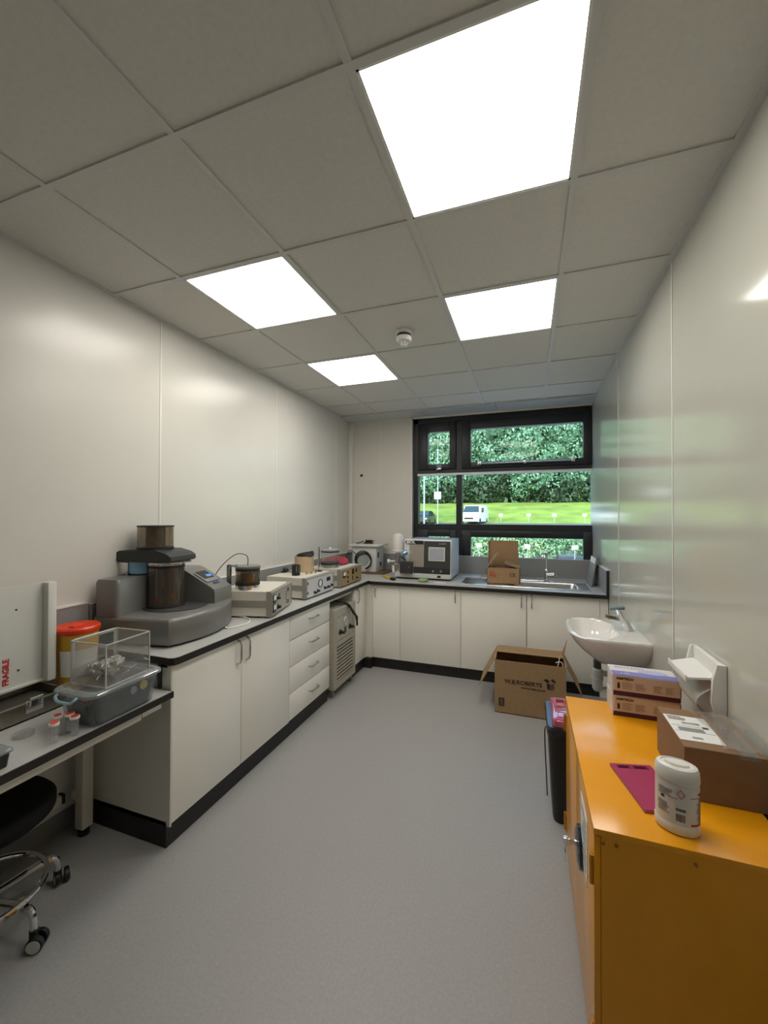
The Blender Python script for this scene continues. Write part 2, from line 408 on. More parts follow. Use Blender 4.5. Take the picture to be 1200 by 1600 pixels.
# ------------------------------------------------------------------ worktop
t = T('worktop', 'long L-shaped grey worktop with black edge and upstand', 'worktop', (0, 0, 0))
FX = .60; FY = 3.785; z0, z1 = .838, TOPZ
SX0, SX1, SY0, SY1 = 1.99, 2.545, 3.985, 4.30
g = G(); e = .003
g.prism([(.001, 1.425), (FX-e-.03, 1.425), (FX-e-.009, 1.434), (FX-e, 1.455), (FX-e, FY+.03), (FX-e+.03, FY+e), (SX0, FY+e), (SX0, FARY-.001), (.001, FARY-.001)], z0, z1, 'z')
g.box(SX0, FY+e, z0, SX1, SY0, z1); g.box(SX0, SY1, z0, SX1, FARY-.001, z1); g.box(SX1, FY+e, z0, W-.001, FARY-.001, z1)
obj('top', g, worktop, t)
def off(poly, d):
    return poly
g = G()
edge = [(.001, 1.425), (FX-e-.03, 1.425), (FX-e-.009, 1.434), (FX-e, 1.455), (FX-e, FY+.03), (FX-e+.03, FY+e), (W-.001, FY+e)]
out = [(.001, 1.422), (FX-.028, 1.422), (FX-.006, 1.431), (FX, 1.454), (FX, FY+.027), (FX+.027, FY), (W-.001, FY)]
for i in range(len(edge)-1):
    a, b, c, d = edge[i], edge[i+1], out[i+1], out[i]
    g.prism([a, b, c, d], z0-.001, z1-.0008, 'z')
obj('edge_band', g, blackedge, t)
g = G(); g.box(.001, 1.45, TOPZ, .02, FARY-.02, 1.068); g.box(.001, FARY-.02, TOPZ, W-.02, FARY-.001, 1.068); g.box(W-.02, 3.80, TOPZ, W-.001, FARY-.001, 1.068)
obj('upstand', g, splashm, t)
g = G(); g.box(.001, 1.45, 1.068, .021, FARY-.02, 1.073); g.box(.02, FARY-.021, 1.068, W-.02, FARY-.001, 1.071); g.box(W-.021, 3.80, 1.068, W-.001, FARY-.001, 1.071)
obj('upstand_cap', g, white, t)
g = G(); g.box(W-.021, 3.787, .84, W-.001, 3.80, 1.072); obj('upstand_end', g, blackedge, t)
# ------------------------------------------------------------------ sink and tap
t = T('sink', 'stainless steel inset sink with drainer under the window', 'sink', (0, 0, TOPZ))
g = G(); zt = .004
x0, x1, y0, y1 = 1.50, 2.63, 3.915, 4.37
g.box(x0, y0, 0.0006, SX0, y1, zt, .001); g.box(SX0, y0, 0.0006, SX1, SY0, zt); g.box(SX0, SY1, 0.0006, SX1, y1, zt); g.box(SX1, y0, 0.0006, x1, y1, zt)
g.tube([(x0, y0, zt), (x1, y0, zt), (x1, y1, zt), (x0, y1, zt)], .004, 6, closed=True)
for k in range(7): g.box(1.56, y0+.07+k*.05, zt, 1.93, y0+.078+k*.05, zt+.003)
obj('drainer', g, steel, t)
g = G(); N = 6
rings = [g.rrect(SX0, SY0, SX1, SY1, .03, .003), g.rrect(SX0+.004, SY0+.004, SX1-.004, SY1-.004, .04, -.01), g.rrect(SX0+.02, SY0+.02, SX1-.02, SY1-.02, .06, -.13), g.rrect(SX0+.05, SY0+.05, SX1-.05, SY1-.05, .06, -.15)]
g.loft(rings, False, True); obj('bowl', g, steel, t)
t = T('mixer_tap', 'tall chrome swan-neck tap behind the steel sink', 'tap', (2.285, 4.335, TOPZ+.004))
g = G(); g.lathe([(.026, 0), (.026, .01), (.018, .02), (.018, .11), (.012, .125)], (0, 0, 0), 20); obj('body', g, chrome, t)
g = G(); g.tube([(0, 0, .12), (0, 0, .24), (-.004, -.01, .275), (-.02, -.045, .295), (-.032, -.09, .285), (-.037, -.11, .25), (-.038, -.11, .225)], .010, 10, 5); obj('spout', g, chrome, t)
g = G(); g.tube([(0, -.01, .075), (.09, -.03, .085)], .014, 12); g.cyl((.09, -.03, .07), .02, .03, 16); obj('lever', g, chrome, t)
exec_after = []

# ================================================================== EQUIPMENT ON THE LEFT WORKTOP
# --- large grey coater
t = T('vacuum_coater', 'large grey vacuum coater with two smoky glass chambers and a sloped screen', 'vacuum coater', (.045, 1.45, TOPZ), rad(10))
def bow(x0, y0, y1, dep, z, n=14, inset=0):
    pts = [(x0, y1-inset, z), (x0, y0+inset, z)]
    for k in range(n+1):
        f = k/n; y = y0+inset+(y1-y0-2*inset)*f
        r = .035; b = dep+.085*math.sin(PI*min(1, f*1.0))**.8 if 0 < f < 1 else dep
        pts.append((b-inset, y, z))
    return pts
g = G()
ring = lambda z, i: bow(0.0, 0, .57, .42, z, 16, i)
g.loft([ring(.012, .004), ring(.02, 0), ring(.125, 0), ring(.138, .004), ring(.142, .012)])
obj('lower_body', g, hazel, t, 50)
g = G(); g.loft([bow(.03, .01, .56, .40, .0015, 16, .01), bow(.03, .01, .56, .40, .012, 16, .01)]); obj('base_foot', g, black, t)
g = G(); g.loft([[(x, y, z) for x, y, z in g.rrect(.0, 0.0, .135, .36, .02, zz)] for zz in (.14, .31)] + [g.rrect(.006, .006, .129, .354, .02, .325)]); obj('rear_tower', g, hazel, t, 50)
g = G(); pf = [(.0, .14), (.0, .335), (.21, .338), (.235, .33), (.405, .235), (.425, .222), (.43, .20), (.43, .14)]
g.loft([[(x, .375, z) for x, z in pf], [(x+.004*(x > .2), .46, z) for x, z in pf], [(x, .555, z) for x, z in pf]]); con = obj('console', g, hazel, t, 30)
sl = math.atan2(.33-.235, .405-.235)
g = G(); g.obox((.325, .458, .2855), .10, .125, .003, (0, sl, 0), .001); obj('bezel', g, mat('bezel', (.22, .22, .22), .4), con)
g = G(); g.obox((.312, .458, .2950), .075, .10, .002, (0, sl, 0)); scr = obj('screen', g, mat('dark screen', (.01, .012, .014), .12), con)
g = G(); g.obox((.325, .475, .2895), .02, .045, .002, (0, sl, 0)); obj('display', g, mat('screen blue', (.02, .06, .16), .2, emit=(.1, .3, .8), estr=.35), scr)
g = G(); g.obox((.385, .462, .2515), .018, .05, .003, (0, sl, 0), .001); obj('badge', g, mat('badge blue', (.02, .05, .22), .3), con)
g = G(); g.lathe([(.165, .1425), (.165, .146), (.155, .147)], (.25, .285, 0), 40); obj('stage_plate', g, darkgrey, t)
cx, cy = .20, .265
g = G(); g.lathe([(.094, .149), (.094, .377)], (cx, cy, 0), 48, cap=False); ch = obj('glass_chamber', g, smoked, t)
g = G(); g.lathe([(.086, .15), (.086, .375)], (cx, cy, 0), 48, cap=False); obj('guard_cylinder', g, smoke, ch)
g = G(); g.lathe([(.098, .1465), (.098, .153)], (cx, cy, 0), 40)
g.lathe([(.096, .362), (.096, .375)], (cx, cy, 0), 40, cap=False); obj('seal', g, rubber, ch)
stain = mat('sooted metal', (.28, .20, .13), .4, metal=.3, noise=.7, nscale=14)
g = G(); g.cyl((cx, cy, .149), .052, .22, 24); obj('sooted_shield', g, stain, ch)
g = G()
for k in range(3): a = k*2.1+.5; g.cyl((cx+.074*math.cos(a), cy+.074*math.sin(a), .149), .007, .227, 10)
obj('pillar', g, darkgrey, ch)
g = G(); g.lathe([(.095, .3755), (.097, .38), (.097, .393), (.085, .396)], (cx, cy, 0), 40); obj('collar', g, steel, t)
g = G(); g.tube([(cx+.06, cy+.07, .385), (cx+.075, cy+.10, .387), (cx+.07, cy+.115, .385)], .007, 10); g.ball((cx+.055, cy+.085, .397), .011); obj('release_lever', g, steel, t)
g = G(); pl = [(x_, z_+.033) for x_, z_ in [(-.035, .385), (-.03, .412), (-.005, .425), (.215, .43), (.285, .412), (.312, .395), (.315, .372), (.30, .364), (-.0, .364), (-.03, .37)]]
g.loft([[(x*.98+.003, .155, z) for x, z in pl], [(x, .16, z) for x, z in pl], [(x, .365, z) for x, z in pl], [(x*.98+.003, .37, z) for x, z in pl]]); obj('lid_arm', g, lidgrey, t, 25)
g = G(); g.box(-.02, .165, .325, .045, .20, .3965, .004); g.box(-.02, .30, .325, .045, .335, .3965, .004); obj('hinge', g, steel, t)
g = G(); g.lathe([(.060, .328), (.068, .334), (.070, .3965)], (.075, .235, 0), 32); obj('blue_lamp_head', g, mat('painted blue glow', (.22, .42, .60), .3, metal=.2), t)  # blue lit look is painted as base colour, nothing emits here
cx2, cy2 = .135, .262
g = G(); g.lathe([(.090, .464), (.090, .588)], (cx2, cy2, 0), 48, cap=False); uc = obj('upper_glass', g, smoke, t)
g = G(); g.lathe([(.093, .4635), (.093, .474)], (cx2, cy2, 0), 40); g.lathe([(.093, .586), (.093, .594)], (cx2, cy2, 0), 40); obj('seal', g, rubber, uc)
g = G(); g.cyl((cx2, cy2, .475), .050, .11, 24); obj('sooted_shield', g, mat('tan soot', (.30, .24, .16), .6, noise=.35, nscale=18), uc)
g = G(); g.cyl((cx2+.068, cy2-.02, .475), .005, .11, 12); g.cyl((cx2-.06, cy2+.03, .475), .005, .11, 12); obj('pillar', g, darkgrey, uc)
g = G()
for k in range(9): g.obox((.02+.012*k, -.0005, .045), .005, .004, .068-.006*abs(k-4), (0, .35, 0))
obj('vent_grille', g, black, t)

# --- instrument boxes of the same series
def inst_box(name, label, loc, rz, wdt, dep, h, cat='coating unit'):
    """front faces +x; local x 0..-dep, y 0..wdt"""
    t = T(name, label, cat, loc, rz)
    g = G(); g.prism([(-dep, .012), (-.012, .012), (-.012, h-.01), (-.03, h), (-dep, h)], .003, wdt-.003, 'y'); obj('case', g, offw, t)
    g = G(); zc0, zc1 = h*.40, h*.66
    g.box(-dep-.001, 0, zc0, -.034, .004, zc1); g.box(-dep-.001, wdt-.004, zc0, -.034, wdt, zc1); obj('side_recess', g, taupe, t)
    for y in (0, wdt):
        s = 1 if y == 0 else -1
        g = G(); g.prism([(-.034, .008), (-.004, .008), (.004, .016), (.004, h*.93), (-.006, h+.001), (-.034, h+.001)], y-.002*s, y+.014*s, 'y'); obj('side_trim', g, taupe, t)
    g = G(); g.prism([(-.012, h+.001), (.003, h-.012), (.003, h-.006), (-.012, h+.004)], .01, wdt-.01, 'y'); obj('front_bezel', g, taupe, t)
    g = G()
    for x in (-.05, -dep+.04):
        for y in (.04, wdt-.04): g.cyl((x, y, 0), .012, .013, 12)
    obj('feet', g, rubber, t); return t
def front_items(t, x, dark=(), knobs=(), meters=(), red=()):
    if dark:
        g = G()
        for y0, z0, y1, z1 in dark: g.box(x, y0, z0, x+.002, y1, z1)
        obj('display', g, mat('dark screen', (.01, .012, .014), .12), t)
    for y, z, r in knobs:
        g = G(); g.lathe([(r, x), (r, x+.005), (r*.7, x+.007), (r*.6, x+.022), (.001, x+.023)], (0, y, z), 16, 'x'); obj('knob', g, black, t)
    for y0, z0, y1, z1 in meters:
        g = G(); g.box(x, y0, z0, x+.006, y1, z1, .001); mt = obj('meter', g, black, t)
        g = G(); g.box(x+.006, y0+.004, z0+(z1-z0)*.35, x+.007, y1-.004, z1-.004); obj('dial', g, paper, mt)
# unit with smoky jar, turned
t = inst_box('coating_unit', 'off-white coating unit with smoky glass jar turned away beside the large coater', (.583, 2.19, TOPZ), rad(15.4), .415, .345, .168)
g = G(); g.box(-.012, .012, .014, .002, .403, .156); obj('front_panel', g, mat('panel grey', (.36, .33, .28), .45), t)
front_items(t, .002, [(.13, .112, .155, .134), (.32, .115, .345, .14), (.32, .03, .345, .055)], [(.105, .11, .012), (.115, .05, .016)], [(.018, .09, .07, .142), (.018, .03, .07, .082)])
g = G()
for k in range(5): g.box(.002, .285, .04+.018*k, .005, .292, .047+.018*k)
obj('buttons', g, ink, t)
jx, jy = -.195, .095
g = G(); g.lathe([(.078, .169), (.078, .198), (.072, .20)], (jx, jy, 0), 40); obj('jar_base', g, chrome, t)
g = G(); g.lathe([(.076, .2), (.076, .30)], (jx, jy, 0), 40, cap=False); j = obj('glass_jar', g, smoke, t)
g = G(); g.lathe([(.0775, .20), (.0775, .214)], (jx, jy, 0), 40); g.lathe([(.0775, .29), (.0775, .306)], (jx, jy, 0), 40); obj('seal', g, rubber, j)
g = G(); g.cyl((jx, jy, .214), .046, .06, 24); g.cyl((jx+.03, jy-.03, .214), .004, .08, 8); g.cyl((jx-.03, jy+.04, .214), .004, .08, 8); obj('sooted_stage', g, mat('gold soot', (.75, .45, .12), .35, metal=.5, noise=.5, nscale=12), j)
g = G(); g.lathe([(.079, .306), (.081, .31), (.081, .32), (.074, .323)], (jx, jy, 0), 40); obj('jar_lid', g, mat('lid metal', (.25, .25, .24), .35, metal=.6), t)
g = G(); g.box(jx-.105, jy-.085, .169, jx-.083, jy-.055, .335, .003); g.box(jx-.105, jy-.085, .322, jx-.05, jy-.04, .335, .003); obj('hinge_post', g, steel, t)
g = G(); g.tube([(jx, jy, .322), (jx, jy, .37), (jx-.01, jy-.02, .395), (jx-.06, jy-.04, .40), (jx-.12, jy-.07, .35), (jx-.175, jy-.09, .27), (jx-.20, jy-.07, .17), (jx-.20, jy-.04, .05), (jx-.19, jy-.0, .006)], .0028, 6, 6); obj('cable', g, mat('brown cable', (.05, .025, .02), .5), t)
# unit with gauge and loose parts
t = inst_box('sputter_unit', 'off-white control unit with round gauge and dark display, between two jar units', (.505, 2.747, TOPZ), 0, .465, .36, .168)
g = G(); g.box(-.012, .012, .014, .002, .453, .156); obj('front_panel', g, mat('panel light', (.60, .60, .60), .4), t)
front_items(t, .002, [(.335, .10, .40, .132), (.015, .115, .03, .135), (.015, .04, .03, .06)], [(.13, .04, .013), (.18, .045, .013), (.30, .05, .013), (.36, .05, .013), (.42, .055, .013)])
g = G(); g.torus((.004, .225, .10), .031, .004, 'x', 28); ga = obj('gauge', g, darkgrey, t)
g = G(); g.lathe([(.03, .0015), (.03, .003)], (0, .225, .10), 24, 'x'); obj('dial', g, paper, ga)
# unit with clear jar
t = inst_box('evaporator_unit', 'taupe and cream unit with ochre panel and clear bell jar near the corner', (.528, 3.312, TOPZ), 0, .475, .36, .168)
ochre = mat('ochre panel', (.36, .24, .10), .45)
g = G(); g.box(-.012, .012, .014, .002, .463, .156); obj('front_panel', g, ochre, t)
front_items(t, .002, [(.245, .095, .29, .145), (.14, .115, .165, .135), (.14, .07, .165, .09), (.14, .03, .165, .05), (.25, .04, .27, .08), (.33, .105, .36, .14)], [(.35, .05, .010)], [(.04, .085, .10, .14)])
jx, jy = -.165, .115
g = G(); g.lathe([(.085, .169), (.085, .198)], (jx, jy, 0), 40); obj('jar_base', g, steel, t)
g = G(); g.lathe([(.083, .198), (.083, .325)], (jx, jy, 0), 40, cap=False); j = obj('glass_jar', g, clear('jar glass', (.9, .9, .9), .08, .03, haze=.04), t)
g = G(); g.lathe([(.086, .198), (.086, .214)], (jx, jy, 0), 40); g.lathe([(.086, .312), (.086, .325)], (jx, jy, 0), 40); obj('seal', g, rubber, j)
g = G(); g.lathe([(.085, .3255), (.085, .338), (.02, .341), (.012, .36), (.003, .362)], (jx, jy, 0), 40); obj('jar_lid', g, clear('lid clear', (.7, .7, .7), .1, .05, haze=.3), t)
g = G(); g.cyl((jx-.095, jy-.04, .169), .009, .19, 12); obj('hinge_post', g, steel, t)

# --- loose things on top of the gauge unit
TZ = TOPZ+.168
t = T('power_plug', 'black mains plug with lead on the gauge unit', 'plug', (.17, 2.98, TZ))
g = G(); g.ball((0, 0, .022), .025, (1.1, .9, .85)); g.box(-.03, -.03, .0005, .0, .03, .012, .004); obj('plug_body', g, black, t)
g = G(); g.tube([(.02, 0, .012), (.06, .01, .005), (.10, -.01, .004), (.14, .0, .004)], .004, 6, 5); obj('lead', g, black, t)
t = T('specimen_holder', 'black slotted cylinder block on the gauge unit in front of tan roll', 'specimen holder', (.34, 2.87, TZ))
g = G(); g.lathe([(.033, .001), (.033, .085), (.026, .086), (.026, .07)], (0, 0, 0), 24); obj('body', g, black, t)
g = G()
for a in (-.9, -.3, .3): g.box(.0325*math.cos(a)-.002, .0325*math.sin(a)-.003, .03, .0325*math.cos(a)+.004, .0325*math.sin(a)+.003, .08)
obj('slots', g, steel, t)
t = T('cardboard_tube', 'wide tan cardboard tube standing on the gauge unit', 'cardboard tube', (.28, 3.10, TZ))
g = G(); g.lathe([(.082, .001), (.082, .135), (.077, .135), (.077, .003)], (0, 0, 0), 40, cap=False); g.cyl((0, 0, .001), .08, .003, 40); obj('tube_wall', g, mat('tan card', (.50, .37, .22), .75, noise=.05, nscale=20), t)
g = G()
for k in range(4): g.tube([(.075*math.cos(a)*(1-.04*k)+.01, .06*math.sin(a), .142+.006*k+.015*math.sin(a+k*.5)) for a in [i*PI/8 for i in range(16)]], .006, 8, closed=True)
tag(obj('coiled_cable', g, black, None, 35, (.28, 3.10, TZ)), 'black coiled cable resting on top of the tan cardboard tube', 'cable')
t = T('clamp_stand', 'small clamp stand with black foot and thin steel rod beside tan tube', 'stand', (.395, 3.145, TZ))
g = G(); g.lathe([(.035, .001), (.035, .006), (.01, .012)], (0, 0, 0), 24); obj('base', g, black, t)
g = G(); g.cyl((0, 0, .008), .004, .145, 10); obj('rod', g, steel, t)
brass = mat('brass', (.62, .45, .2), .25, metal=1)
for i, (x, y, r, h, mm, lb) in enumerate([(.39, 2.955, .012, .02, brass, 'tiny brass fitting nearest the black specimen holder'), (.405, 3.0, .016, .014, steel, 'low steel ring fitting in front of the tan tube'), (.42, 3.05, .010, .028, brass, 'upright brass fitting in front of the tan tube'), (.40, 3.085, .018, .010, white, 'flat white disc beside the clamp stand foot')]):
    g = G(); g.lathe([(r, .0008), (r, h*.5), (r*.6, h*.55), (r*.6, h)], (0, 0, 0), 16); tag(obj('metal_fitting', g, mm, None, 35, (x, y, TZ)), lb, 'fitting', 'small fittings on the gauge unit')
# red folded cover on the far unit
g = G(); N = 18; M_ = 12; rings = []
for i in range(N+1):
    u = i/N; ring = []
    for k in range(M_):
        a = 2*PI*k/M_; x = .12*math.cos(a)*(.85+.15*math.sin(3*u)); z = .044*math.sin(a)
        z = max(z, -.02)+.021+.012*math.sin(u*9+k*.6)*(math.sin(a) > 0)
        s_ = math.sin(PI*min(max(u, .03), .97))**.35
        ring.append((x*s_, -.16+.40*u, z*s_+.001))
    rings.append(ring)
g.loft(rings)
tag(obj('red_pouch', g, mat('red plastic', (.36, .005, .03), .35), None, 60, (.30, 3.63, TZ)), 'red soft plastic pouch lying on the unit behind the clear jar', 'pouch')
# white looping cable beside the coater
g = G(); g.tube([(.20, 2.10, .004), (.33, 2.15, .006), (.43, 2.14, .004), (.49, 2.10, .004), (.53, 2.02, .004), (.52, 1.97, .004), (.49, 1.90, .004), (.45, 1.93, .003)], .0045, 8, 6)
tag(obj('white_cable', g, white, None, 35, (0, 0, TOPZ+.001)), 'white cable looping out on the worktop beside the large coater', 'cable')
# white transformer box in the corner
g = G(); g.box(-.06, -.04, .0005, .44, .33, .014, .002)
tag(obj('base_board', g, mat('brown board', (.13, .07, .04), .5), None, 35, (.17, 4.28, TOPZ)), 'brown wooden board under the white transformer box', 'board')
t = T('transformer_box', 'white metal box with overhanging lid and round port in the corner', 'transformer box', (.20, 4.31, TOPZ+.0145))
wm = mat('white metal', (.62, .62, .60), .4)
g = G(); g.box(0, 0, .001, .29, .26, .285, .004); obj('body', g, wm, t)
g = G(); g.box(-.035, -.03, .286, .34, .29, .312, .006); obj('lid', g, wm, t)
g = G(); g.lathe([(.062, -.004), (.062, 0)], (.13, 0, .14), 32, 'y'); g.torus((.13, -.006, .14), .062, .009, 'y', 32); obj('round_port', g, mat('grey port', (.33, .38, .35), .4), t)
g = G()
for k in range(3): g.torus((.15, -.016-.012*k, .12+.01*k), .088+.006*k, .0065, 'y', 32, 6, -1.3, 3.9)
g.tube([(.06, -.02, .20), (-.02, -.03, .24), (-.06, -.03, .16), (-.03, -.03, .09)], .0045, 6, 5); obj('cable_loops', g, black, t)
g = G(); g.box(.291, .05, .16, .298, .09, .22); g.box(.291, .13, .06, .30, .16, .10); obj('socket', g, darkgrey, t)
g = G()
for k in range(4): g.tube([(.15+.05*math.cos(a+k), .12+.045*math.sin(a)+.01*k, .008+.009*k) for a in [i*PI/6 for i in range(12)]], .0065, 6, closed=True)
g.tube([(.10, .1, .03), (.05, .08, .01), (.02, .06, .008)], .006, 6, 4)
tag(obj('cable_bundle', g, black, None, 35, (.20, 4.31, TOPZ+.327)), 'bundle of black cable on the lid of the white transformer box', 'cable')
g = G(); g.box(-.014, -.016, 0.001, .014, .016, .035, .004)
tag(obj('brass_plug', g, mat('tan plug', (.3, .24, .15), .5), None, 35, (.40, 4.44, TOPZ+.327)), 'small tan plug lying beside the cable bundle on the box lid', 'plug')

# --- bench-top coater with screen (far run)
t = T('carbon_coater', 'white and charcoal bench-top coater with screen in front of the window', 'coater', (.90, 4.06, TOPZ))
hz = mat('pale steel paint', (.56, .56, .55), .35); char = mat('charcoal panel', (.045, .042, .04), .4)
g = G(); g.prism([(0, .03), (.0, .06), (.025, .40), (.03, .408), (.50, .408), (.50, .03)], 0, .485, 'x'); obj('cabinet', g, mat('sky-tinted white paint', (.60, .63, .67), .22), t)  # blue skylight from the window is tinted into this white
g = G(); g.box(-.10, -.012, .018, .488, .45, .062, .004); obj('base_tray', g, hz, t)
g = G(); g.box(-.09, 0, .0006, .475, .44, .018); obj('foot', g, black, t)
tl = -math.atan2(.025, .34)
def fp(x0, z0, x1, z1, th=.004, o=0.0):
    g = G(); yy = lambda z: (z-.06)*.025/.34-o
    g.loft([[(x0, yy(z0)-th, z0), (x1, yy(z0)-th, z0), (x1, yy(z1)-th, z1), (x0, yy(z1)-th, z1)], [(x0, yy(z0), z0), (x1, yy(z0), z0), (x1, yy(z1), z1), (x0, yy(z1), z1)]]); return g
obj('screen_panel', fp(.205, .13, .478, .395), char, t); obj('control_strip', fp(.10, .066, .478, .128, .004, .002), mat('darker charcoal', (.028, .027, .026), .35), t)
obj('recess', fp(.008, .36, .2, .398), black, t); obj('chamber_door', fp(.05, .13, .2, .358), mat('brushed beige', (.50, .44, .38), .3, metal=.6), t)
sb = obj('screen_bezel', fp(.255, .195, .425, .335, .006, .004), hz, t); obj('screen', fp(.27, .208, .412, .322, .002, .0105), mat('grey lcd', (.20, .20, .20), .2, emit=(.8, .85, .9), estr=.05), sb)
for x in (.31, .39):
    g = G(); g.lathe([(.014, -.008), (.012, -.026), (.001, -.027)], (x, 0, .095), 20, 'y'); obj('knob', g, steel, t)
g = G(); g.box(.35, -.016, .03, .385, -.012, .05); obj('socket', g, black, t)
text('JEOL', .040, (.068, .010, .379), FACE_Y, paper, t, sx=1.15, bold=.001); text('JEC-3000FC', .015, (.40, .010, .37), FACE_Y, hz, t)
g = G(); g.box(-.03, -.06, .062, .095, -.004, .185, .003); obj('dark_side_box', g, mat('box charcoal', (.03, .03, .03), .4), t)
g = G(); g.lathe([(.010, -.06), (.008, -.075), (.001, -.076)], (.07, 0, .13), 16, 'y'); obj('side_knob', g, steel, t)
g = G(); g.lathe([(.060, .268), (.064, .275), (.064, .29), (.060, .293), (.060, .43), (.05, .452), (.022, .468), (.001, .47)], (-.085, .06, 0), 32); obj('white_tank', g, mat('tank white', (.68, .66, .64), .35), t, 30)
g = G(); g.cyl((-.085, .06, .062), .024, .206, 20); g.cyl((-.085, .06, .15), .034, .018, 20); g.cyl((-.085, .06, .235), .04, .012, 20); g.cyl((-.14, .05, .165), .009, .12, 12, 'x'); g.box(-.12, .03, .0635, -.04, .09, .15, .003); obj('valve_body', g, steel, t)
g = G(); g.lathe([(.008, -.20), (.022, -.198), (.022, -.178), (.009, -.172), (.009, -.12)], (0, .05, .17), 20, 'x'); obj('white_valve_knob', g, white, t)
g = G(); n0 = set(); g.lathe([(.021, -.04), (.025, -.03), (.025, .02), (.021, .03)], (0, 0, 0), 24, 'x')
M = Matrix.Translation((.02, -.05, .27)) @ Euler((0, -.5, .35)).to_matrix().to_4x4()
for v in g.b.verts: v.co = M @ v.co
obj('blue_viewport', g, mat('blue steel', (.25, .42, .60), .15, metal=.8), t)
g = G(); g.tube([(-.05, .02, .23), (.0, -.02, .21), (.02, -.02, .19)], .010, 10, 4); obj('link_pipe', g, darkgrey, t)
g = G(); g.cyl((-.12, .0, .0635), .012, .07, 16); obj('small_canister', g, white, t)
# small items near it
t = T('cutter_knife', 'yellow cutter knife with black end on the worktop corner', 'cutter', (.66, 4.10, TOPZ), rad(-48))
g = G(); g.box(0, -.018, .001, .20, .018, .022, .007); obj('grip', g, mat('yellow plastic', (.62, .43, .03), .4), t)
g = G(); g.box(.201, -.019, .001, .27, .019, .026, .004); obj('head', g, black, t)
g = G(); g.torus((0, 0, .015), .040, .012, 'z', 32); bpy_o = obj('tape_roll', g, mat('green tape', (.22, .36, .12), .3), None, 35, (1.13, 3.94, TOPZ+.001)); tag(bpy_o, 'roll of lime green tape in front of the coater with screen', 'tape')
g = G(); g.box(-.06, -.02, .0005, .06, .02, .003); tag(obj('paper_strip', g, paper, None, 35, (1.30, 3.93, TOPZ)), 'small white paper strip near the worktop front edge', 'paper')
g = G(); g.box(-.05, -.012, .0005, .05, .012, .003); tag(obj('sticker_strip', g, mat('yellow paper', (.6, .58, .3), .5), None, 35, (1.44, 3.90, TOPZ)), 'pale yellow label strip beside the sink drainer', 'paper')
g = G(); g.box(-.10, -.17, .0005, .10, .17, .004, .001); g.box(-.095, -.165, .004, .095, .165, .007, .001)
tag(obj('brochure', g, mat('bluish sheen paper', (.58, .66, .72), .12), None, 35, (1.535, 4.52, TOPZ)), 'glossy pale brochure on the worktop between coater and open box', 'brochure')  # bluish reflection on the gloss is put into the base colour
# open small carton by the sink
t = T('open_carton', 'small open cardboard box with raised lid standing on the sink drainer', 'cardboard box', (1.74, 4.03, TOPZ+.008))
a, b, h = .30, .31, .15; th = .004
g = G(); g.box(0, 0, .0, a, th, h); g.box(0, b-th, 0, a, b, h); g.box(0, 0, 0, th, b, h); g.box(a-th, 0, 0, a, b, h); g.box(0, 0, 0, a, b, th); obj('box_walls', g, card, t)
g = G(); g.box(-.012, b+.001, .002, a-.03+.012, b+.005, h+.245); g.box(-.012, b-.02, h+.02, -.008, b, h+.24); obj('raised_lid', g, card, t)
g = G(); g.loft([[(.0, .0, h), (.0, .25, h), (.09, .25, h+.13), (.075, .02, h+.12)], [(.004, .0, h), (.004, .25, h), (.094, .25, h+.13), (.079, .02, h+.12)]]); obj('left_flap', g, mat('white card', (.62, .56, .48), .7), t)
g = G(); g.loft([[(a, .0, h), (a, .25, h), (a-.14, .23, h+.05), (a-.14, .03, h+.045)], [(a, .0, h-.004), (a, .25, h-.004), (a-.14, .23, h+.046), (a-.14, .03, h+.041)]]); obj('right_flap', g, cardin, t)
g = G(); g.box(.03, .03, h-.025, a-.03, b-.03, h-.012, .002); obj('inner_tray', g, cardin, t)
text('CE', .045, (.235, -.001, .085), FACE_Y, ink, t)
g = G()
for i, (x, z) in enumerate([(.03, .10), (.045, .10), (.03, .085), (.052, .085), (.04, .07), (.062, .072), (.066, .06), (.03, .066)]): g.box(x, -.0012, z, x+.011, -.0003, z+.011)
g.torus((.052, -.0008, .085), .026, .002, 'y', 20, 5, -1, 3.5); obj('red_logo', g, redink, t)
# grey board leaning in the right corner
t = T('leaning_board', 'grey laminate board with pale painted sheen on top, leaning by the right wall', 'board', (W-.085, 4.30, TOPZ+.001))
g = G(); n_ = 0; g.box(-.006, -.13, 0, .006, .16, .27, .001); 
for v in g.b.verts: v.co = Matrix.Rotation(rad(10), 4, 'Y') @ v.co
obj('board_face', g, mat('grey board', (.25, .24, .22), .4), t)
g = G(); g.box(-.0085, -.125, .215, -.0065, .155, .268);
for v in g.b.verts: v.co = Matrix.Rotation(rad(10), 4, 'Y') @ v.co
obj('label', g, paper, t)  # pale strip paints the glossy reflection at the board's top, no sticker

